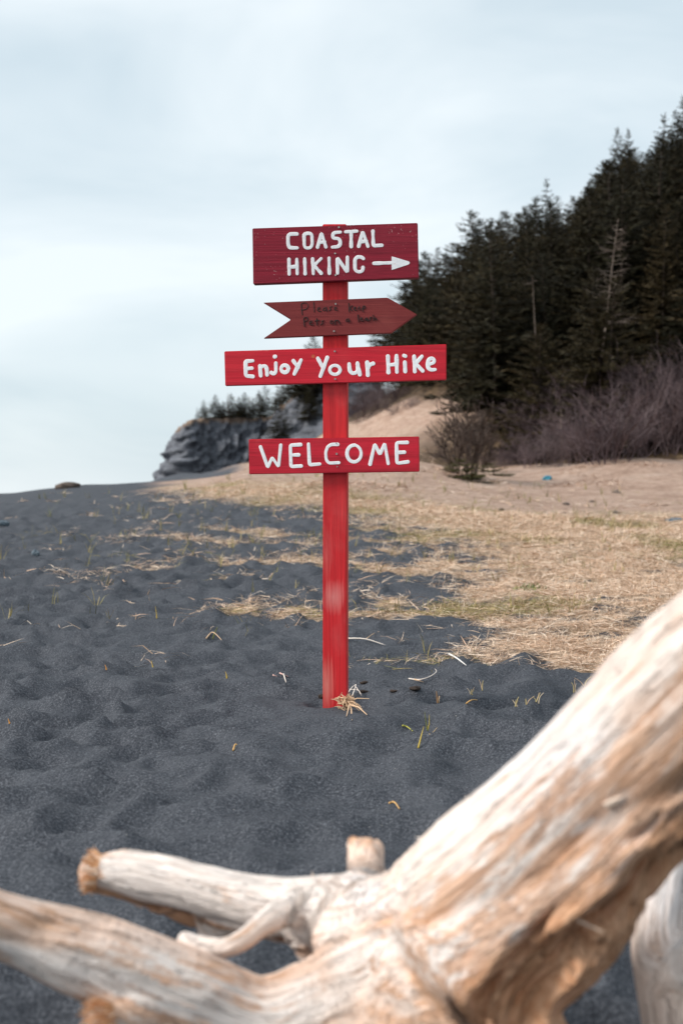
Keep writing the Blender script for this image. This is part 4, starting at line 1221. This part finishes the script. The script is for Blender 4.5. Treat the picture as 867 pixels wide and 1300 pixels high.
# ================================================================== GRASS
m_grass, nt, b = new_mat('grass_blades', 0.75, 0.2)
setc(nt, b, attr(nt, 'tint'))
STRAW = np.array([(0.79, 0.61, 0.46), (0.71, 0.52, 0.38), (0.85, 0.70, 0.57), (0.56, 0.38, 0.26), (0.38, 0.255, 0.17), (0.71, 0.48, 0.34)])
OLIVE = np.array([(0.24, 0.21, 0.07), (0.30, 0.25, 0.09), (0.17, 0.17, 0.06), (0.36, 0.28, 0.12)])
def blades(name, P0, Ln, W, az, el, curl, C):
    d1 = np.stack([np.cos(az) * np.cos(el), np.sin(az) * np.cos(el), np.sin(el)], -1)
    e2 = el - curl
    d2 = np.stack([np.cos(az + curl * .4) * np.cos(e2), np.sin(az + curl * .4) * np.cos(e2), np.sin(e2)], -1)
    P1 = P0 + d1 * (Ln * .5)[:, None]; P2 = P1 + d2 * (Ln * .5)[:, None]
    S = np.stack([-np.sin(az), np.cos(az), np.zeros_like(az)], -1)
    S = S + np.array([0, 0, 1.0]) * rng.normal(0, 0.5, len(az))[:, None]
    S *= (W * .5)[:, None]
    # keep the bent tips out of the ground
    g1, g2 = height(P1[:, 0], P1[:, 1]), height(P2[:, 0], P2[:, 1])
    P1[:, 2] = np.maximum(P1[:, 2], g1 + 0.004); P2[:, 2] = np.maximum(P2[:, 2], g2 + 0.003)
    V = np.stack([P0 - S, P0 + S, P1 - S * .85, P1 + S * .85, P2], 1).reshape(-1, 3)
    i = np.arange(len(P0))[:, None] * 5
    return mesh_np(name, V, [i + [[0, 1, 3, 2]], i + [[2, 3, 4]]], [m_grass], False, np.repeat(C, 5, axis=0))
def pick(pal, n): return pal[rng.integers(0, len(pal), n)] * rng.uniform(0.75, 1.15, n)[:, None]

# thick dead grass of the field
n = 850000
u = rng.random(n)
Y = 5.5 * (26.0 / 5.5) ** u
X = rng.uniform(-0.30, 0.34, n) * (Y + 1.0)
m = grass_mask(X, Y)
m = m * (1 - 0.93 * sstep(0, 3.0, Y - np.interp(X, [-2, 2.5], [23.0, 17.5])))
keep = rng.random(n) < np.clip(m, 0, 1) ** 1.6 * np.interp(Y, [6, 9, 26], [0.9, 0.8, 0.5])
X, Y, m = X[keep], Y[keep], m[keep]
n = len(X)
Z = height(X, Y)
up_ = rng.random(n) < 0.10
el = np.where(up_, rng.uniform(0.5, 1.35, n), np.abs(rng.normal(0.10, 0.16, n)))
Ln = np.where(up_, rng.uniform(0.05, 0.13, n), rng.uniform(0.04, 0.17, n)) * np.interp(Y, [6, 12, 26], [0.75, 1.0, 1.25])
W = rng.uniform(0.0014, 0.0030, n) * np.interp(Y, [6, 12, 26], [0.9, 1.3, 2.4])
az = np.where(rng.random(n) < 0.6, rng.normal(0.35, 0.7, n), rng.uniform(0, 6.28, n)) + math.pi * (rng.random(n) < .5)
ol = fbm(X * 0.9, Y * 0.7, seed=81, oct=3) + 0.26 * np.exp(-((Y - 6.25) / 0.45) ** 2) + 0.05 * sstep(15, 20, Y)
isol = rng.random(n) < 0.65 * sstep(0.54, 0.74, ol)
C = np.where(isol[:, None], pick(OLIVE, n), pick(STRAW, n))
hide = rng.random(n) * 0.012
P0 = np.stack([X, Y, Z + 0.002 + hide * (1 - up_)], -1)
link('dead_grass', blades('dead_grass', P0, Ln, W, az, el, rng.uniform(0.0, 0.9, n) * np.where(up_, 1, .35), C), kind='stuff', label='matted dead straw-coloured grass covering the flat right of the signpost', category='grass')
print('blades', n)
# thin scatter of straw and sprouts over the bare sand
nt_ = 900
Y = 5.4 * (27 / 5.4) ** (rng.random(nt_) ** 0.75); X = rng.uniform(-0.29, 0.2, nt_) * Y
wgt = sstep(6.0, 11, Y) * (0.35 + 0.65 * sstep(-0.27, -0.05, X / Y)) + 0.02
kp = rng.random(nt_) < wgt
X, Y = X[kp], Y[kp]
P_, L_, W_, A_, E_, K_, C_ = [], [], [], [], [], [], []
for x, y in zip(X, Y):
    green = rng.random() < 0.45; k = int(rng.integers(2, 7)) if green else int(rng.integers(2, 14))
    q = rng.normal(0, 0.012 if green else 0.06, (k, 2)) + [x, y]
    P_.append(q); s = 1.0 + 0.03 * y
    L_.append(rng.uniform(0.05, 0.13, k) * s if green else rng.uniform(0.04, 0.14, k) * s)
    W_.append(np.full(k, 0.0022 + 0.00022 * y)); A_.append(rng.uniform(0, 6.28, k))
    E_.append(rng.uniform(0.8, 1.5, k) if green else np.abs(rng.normal(0.1, 0.2, k))); K_.append(rng.uniform(0, 0.7, k))
    C_.append(pick(OLIVE, k) * (1.15 if rng.random() < .5 else 0.8) if green else pick(STRAW, k))
Q = np.vstack(P_)
P0 = np.column_stack([Q, height(Q[:, 0], Q[:, 1]) + 0.002])
link('grass_sprouts', blades('grass_sprouts', P0, np.concatenate(L_), np.concatenate(W_), np.concatenate(A_), np.concatenate(E_), np.concatenate(K_), np.vstack(C_)), kind='stuff', label='sparse sprouts and straws of grass scattered over the black sand', category='grass')
# tufted tan grass on the far bank and slope
n = 60000
Y = rng.uniform(22, 80, n) ; X = rng.uniform(-0.07, 0.30, n) * Y
fdx = foot_d(X, Y)
ok = (fdx < np.where(X / Y > 0.08, 0.5, 6.5)) & (fbm(X * .8, Y * .5, seed=90, oct=3) > np.where(Y < 45, 0.66, 0.46)) & (X > -4.5)
X, Y = X[ok], Y[ok]; n = len(X)
P0 = np.stack([X, Y, height(X, Y)], -1)
BANK = np.array([(0.62, 0.45, 0.35), (0.52, 0.35, 0.26), (0.68, 0.53, 0.43), (0.42, 0.27, 0.19)])
link('bank_grass', blades('bank_grass', P0, rng.uniform(0.10, 0.26, n), rng.uniform(0.006, 0.016, n), rng.uniform(0, 6.28, n), rng.uniform(0.0, 0.5, n), rng.uniform(0, 0.6, n), pick(BANK, n)), kind='stuff', label='short tan grass on the bank and bare slope below the wood', category='grass')

# ================================================================== SMALL THINGS ON THE SAND
m_bit, nt, b = new_mat('dry_straw', 0.75, 0.2)
setc(nt, b, attr(nt, 'tint'))
def bit(name, label, cat, paths, rad, cols, sides=5, mat=None, group=None, taper=0.4):
    """a little plant piece lying on or standing in the sand: every path is a list of (photo x, photo y, lift) on the ground at the first point's distance"""
    o0 = ground_at(paths[0][0][0], paths[0][0][1])
    mb = MB()
    for k, pa in enumerate(paths):
        pts = []
        for (px, py, lift) in pa:
            if lift is None:       # standing: keep the distance of the base
                p = at(px, py, o0[1])
            else:
                p = ground_at(px, py); p = p + [0, 0, lift]
            pts.append(p - o0)
        pts = np.array(pts)
        if len(pts) > 2: pts = catmull(pts, 3 * len(pts))
        rr = np.linspace(1, taper, len(pts)) * (rad[k % len(rad)])
        mb.tube(pts, rr, sides, cols[k % len(cols)])
    o = link(name, mb.mesh(name, mat or m_bit, True), None, tuple(o0), label=label, category=cat)
    if group: o['group'] = group
    return o
TAN, PALE, YEL, GRN, ORG = (0.58, 0.40, 0.26), (0.72, 0.64, 0.58), (0.46, 0.33, 0.06), (0.14, 0.15, 0.04), (0.60, 0.27, 0.05)
# straw clump at the foot of the post
o0 = np.array([(438 - 433.5) / FPX * 5.12, 5.12, 0.0]); o0[2] = hz(o0[0], o0[1])
mb = MB(); rr_ = np.random.default_rng(12)
for k in range(85):
    a = rr_.uniform(0, 6.28); e_ = rr_.uniform(-0.1, 1.3); l = rr_.uniform(0.018, 0.045)
    d = np.array([math.cos(a) * math.cos(e_), math.sin(a) * math.cos(e_), math.sin(e_)])
    p = rr_.normal(0, 0.010, 3) + [0.0, -0.02, 0.022]
    mb.tube([p, p + d * l * .6, p + d * l + [0, 0, -.006]], [0.0022, .0017, .0006], 4, np.array(TAN) * rr_.uniform(0.7, 1.35), cap=False)
for k in range(16):
    p = np.array([0.0, -0.02, 0.02]); q = at(455 + rr_.normal(0, 10), 893 + rr_.normal(0, 6), o0[1] - 0.05) - o0
    mb.tube([p, (p + q) / 2 + [0, 0, .012], q], [0.003, .002, .001], 4, np.array(TAN) * rr_.uniform(0.8, 1.3), cap=False)
for q in [(447, 918), (466, 910), (440, 912)]:
    gq_ = ground_at(*q) - o0
    mb.tube([np.array([0.015, -0.02, .02]), gq_ * .5 + [0.01, -.01, .02], gq_ + [0, 0, .003]], [0.004, .003, .0012], 5, TAN, cap=False)
link('straw_clump', mb.mesh('straw_clump', m_bit), None, tuple(o0), label='tan clump of frayed straw against the foot of the signpost', category='straw')
bit('dry_straw', 'pale curved straws lying just right of the post foot', 'stem', [[(443, 884, .012), (450, 879, .02), (458, 887, .012)], [(447, 889, .01), (452, 880, .03), (449, 876, .012)], [(444, 880, .01), (455, 885, .02), (459, 888, .006)]], [0.0022], [PALE], taper=.6)
bit('twig', 'bleached forked twig lying on sand right of the post', 'twig', [[(441, 813, .008), (464, 817, .016), (489, 822, .008)], [(464, 817, .014), (474, 809, .012), (481, 805, .008)]], [0.0042, 0.0024], [PALE, TAN])
bit('wood_chip', 'small white sliver of wood at the edge of the dead grass', 'wood chip', [[(570, 834, .012), (579, 840, .016), (592, 848, .006)]], [0.0055], [(0.78, 0.75, 0.72)], taper=.3)
bit('dry_straw', 'hooked pale stem lying on sand below the wood sliver', 'stem', [[(519, 866, .01), (533, 869, .012), (546, 864, .012), (554, 857, .012), (552, 853, .006)], [(526, 866, .01), (538, 871, .01)]], [0.0028, 0.0035], [PALE, TAN], taper=.35)
bit('grass_sprout', 'tallest green and yellow grass sprout right of the post', 'sprout', [[(543, 932, 0), (541, 918, None), (539, 904, None)], [(543, 932, 0), (545, 918, None), (545, 908, None)], [(531, 952, 0.002), (535, 943, 0.02), (538, 936, 0.03)], [(545, 934, 0), (550, 930, None), (555, 924, None)], [(543, 932, 0), (543, 924, None), (546, 919, None)]], [0.0026, 0.0022, 0.003, 0.0022], [GRN, (0.40, 0.30, 0.06), YEL, (0.5, 0.36, 0.2), YEL], taper=.25)
bit('leaf_litter', 'yellow green leaf lying on sand left of the tallest sprout', 'leaf', [[(511, 925, .006), (517, 928, .010), (524, 931, .004)]], [0.0035], [(0.36, 0.34, 0.07)], taper=.4)
bit('grass_sprout', 'short brown sprout behind the tallest green sprout', 'sprout', [[(556, 893, 0), (555, 885, None), (554, 878, None)], [(556, 893, 0), (557, 888, None), (558, 884, None)]], [0.005], [(0.22, 0.13, 0.07), TAN], taper=.3)
for pts, lab in [([(592, 896), (606, 893)], 'curled tan leaf lying on sand below the grass edge'),
                 ([(494, 1024), (507, 1030)], 'orange leaf lying on ripples above the driftwood'),
                 ([(296, 956), (301, 950)], 'tiny orange leaf on rippled sand left of the post foot')]:
    (ax_, ay_), (bx_, by_) = pts
    bit('leaf_litter', lab, 'leaf', [[(ax_, ay_, .004), ((ax_ + bx_) / 2, (ay_ + by_) / 2 - 1, .010), (bx_, by_, .004)]], [0.0032], [(0.55, 0.33, 0.13)], taper=.5)
for px, py, h, lab in [(194, 852, 13, 'bright yellow leaf blade standing in sand left of the post'), (135, 852, 8, 'short amber leaf tip poking from sand left of the yellow blade'), (12, 922, 9, 'orange leaf tip poking from sand by the left edge'),
                       (199, 786, 16, 'thin yellow blade standing on the left sand'), (288, 862, 9, 'small dull yellow blade standing midway between yellow leaf and post')]:
    bit('grass_sprout', lab, 'blade', [[(px, py, 0), (px - 0.5, py - h * .5, None), (px - 2, py - h, None)]], [0.0036], [ORG if 'orange' in lab or 'amber' in lab else (0.55, 0.38, 0.06)], taper=.2)
rb = np.random.default_rng(44)
for k_, (px, py, hh) in enumerate([(598, 884, 12), (612, 878, 16), (655, 898, 14), (668, 896, 12), (682, 894, 15), (730, 880, 20), (741, 872, 18)]):
    pa = []
    for q in range(int(rb.integers(2, 5))):
        dx_, h_ = rb.normal(0, 5), hh * rb.uniform(0.5, 1.0)
        pa.append([(px + rb.normal(0, 1.5), py, 0), (px + dx_ * .4, py - h_ * .6, None), (px + dx_, py - h_, None)])
    bit('grass_sprout', ORDN[k_] + ' tan grass sprout from the left in the sand between dead grass and trunk', 'sprout', pa, [0.0026, 0.002], [(0.50, 0.40, 0.18), TAN, (0.62, 0.5, 0.36)], taper=.3, group='sprouts below the dead grass')
# pink straw bits left of the post
bit('straw_bit', 'short pink straws on the sand left of the post foot', 'straw', [[(346, 860, .006), (352, 862, .006)], [(360, 860, .006), (363, 869, .006)], [(355, 858, .004), (366, 861, .004)]], [0.0035], [(0.66, 0.42, 0.38), PALE])
# leaning sprout clump on the left sand
bit('grass_sprout', 'dark curled sprout with dry stems on sand left of the straw mats', 'sprout', [[(270, 812, 0), (273, 803, None), (276, 796, None)], [(262, 812, .005), (270, 806, .012), (281, 815, .004)]], [0.004], [GRN, TAN], taper=.4)
# clods of damp sand and scraps by the hole
m_clod, nt, b = new_mat('clod', 0.95, 0.1)
setc(nt, b, ramp(nt, noise(nt, coords(nt), 60, 3), [(0.4, (0.022, 0.020, 0.020)), (0.7, (0.10, 0.07, 0.055))]))
m_slate, nt, b = new_mat('blue_grey_stone', 0.8, 0.3)
setc(nt, b, ramp(nt, noise(nt, coords(nt), 30, 4), [(0.35, (0.06, 0.08, 0.10)), (0.65, (0.15, 0.19, 0.22))]))
m_blue, nt, b = new_mat('blue_plastic', 0.45, 0.5)
setc(nt, b, ramp(nt, noise(nt, coords(nt), 5, 3), [(0.4, (0.02, 0.17, 0.26)), (0.65, (0.05, 0.28, 0.38))]))
m_dark, nt, b = new_mat('dark_log', 0.9, 0.15)
setc(nt, b, ramp(nt, noise(nt, mapping(nt, coords(nt), (2, 8, 8)), 3, 4), [(0.35, (0.05, 0.04, 0.036)), (0.65, (0.20, 0.155, 0.13))]))
def lump(name, label, cat, px, py, size, mat, seed, sink=0.3, group=None, p=None):
    p = ground_at(px, py) if p is None else p
    bm = bmesh.new(); bmesh.ops.create_icosphere(bm, subdivisions=3, radius=0.5)
    r = np.random.default_rng(seed)
    co_ = np.array([v.co[:] for v in bm.verts])
    f = 1 + 1.3 * (fbm(co_[:, 0] * 2.6 + seed, co_[:, 1] * 2.6, co_[:, 2] * 2.6, seed=seed, oct=3) - 0.5)
    f = np.round(f * 9) / 9 * .5 + f * .5
    for v, k in zip(bm.verts, f): v.co = v.co * k
    me = bpy.data.meshes.new(name); bm.to_mesh(me); bm.free(); me.materials.append(mat)
    for q in me.polygons: q.use_smooth = False
    o = link(name, me, None, (p[0], p[1], p[2] + size[2] * (0.5 - sink)), label=label, category=cat)
    o.scale = size; o.rotation_euler = (0, 0, seed * 1.3)
    if group: o['group'] = group
    return o
lump('sand_clod', 'dark clod of damp sand right of the post, above the hole', 'clod', 463, 868, (.034, .03, .012), m_clod, 2, .45)
lump('sand_clod', 'largest dark clod in the scuffed hollow right of the post', 'clod', 527, 877, (.05, .04, .014), m_clod, 3, .45)
lump('sand_clod', 'dark clod directly beside the straw clump', 'clod', 462, 880, (.05, .03, .016), m_clod, 5, .45)
lump('sand_clod', 'dark clod at the left of the post foot', 'clod', 408, 886, (.04, .03, .016), m_clod, 6, .45)
lump('sand_clod', 'small dark clod midway along the scuffed hollow', 'clod', 500, 880, (.03, .025, .010), m_clod, 7, .45)
lump('beach_stone', 'blue grey flat stone half buried at the right edge of the field', 'stone', 855, 662, (.22, .2, .07), m_slate, 8)
lump('beach_stone', 'small blue grey stone on the left sand', 'stone', 45, 706, (.07, .06, .07), m_slate, 9)
lump('beach_stone', 'dark blue grey stone at the left edge of the sand', 'stone', 5, 666, (.13, .1, .08), m_slate, 10)
lump('plastic_scrap', 'bright blue plastic scrap lying below the thicket', 'litter', 694, 609, (.26, .16, .13), m_blue, 11)
lump('bank_stone', 'pale stone on the bank below the thicket', 'stone', 783, 626, (.16, .12, .08), m_dead, 12)
lump('bank_stone', 'pale stone at the foot of the low shrubs', 'stone', 652, 576, (.3, .2, .16), m_dead, 13)
for i_, (px, py, s) in enumerate([(636, 648, .08), (716, 652, .06), (719, 641, .10), (752, 638, .10), (782, 652, .12)]):
    lump('dark_clod', ORDN[i_] + ' dark clod from the left on the pale bank beyond the field', 'clod', px, py, (s, s, s * .5), m_dark, 20 + i_, group='clods on the pale bank')
# old log on the crest of the beach
pc = ground_at(72, 621); pe = ground_at(101, 620)
if pc is not None:
    pe = at(101, 618, pc[1])
    mb = MB(); C_ = catmull([(*(pc - pc), 0.055), (*((pe - pc) * .35 + [0, 0, 0.02]), 0.075), (*((pe - pc) * .7 + [0, 0, 0.02]), 0.06), (*((pe - pc) * 1.0 + [0, 0, 0.0]), 0.035)], 14)
    C_[:, 2] += 0.03
    round_tube(mb, C_, 10)
    link('beach_log', mb.mesh('beach_log', m_dark, True), None, tuple(pc), label='short dark log lying on the crest of the beach at left', category='log')
# green plant in the dead grass
pg = ground_at(672, 751)
mb_n = 160
az = rng.uniform(0, 6.28, mb_n); q = rng.normal(0, 1, (mb_n, 2)) * [0.045, 0.05] + pg[:2]
P0 = np.column_stack([q, height(q[:, 0], q[:, 1]) + .004])
GR = np.array([(0.16, 0.21, 0.05), (0.22, 0.26, 0.07), (0.11, 0.15, 0.04)])
me = blades('green_plant', P0, rng.uniform(0.025, 0.06, mb_n), rng.uniform(.008, .016, mb_n), az, rng.uniform(0.2, 1.1, mb_n), rng.uniform(0, .6, mb_n), pick(GR, mb_n))
link('green_plant', me, label='small fresh green plant in the dead grass right of the post', category='plant')
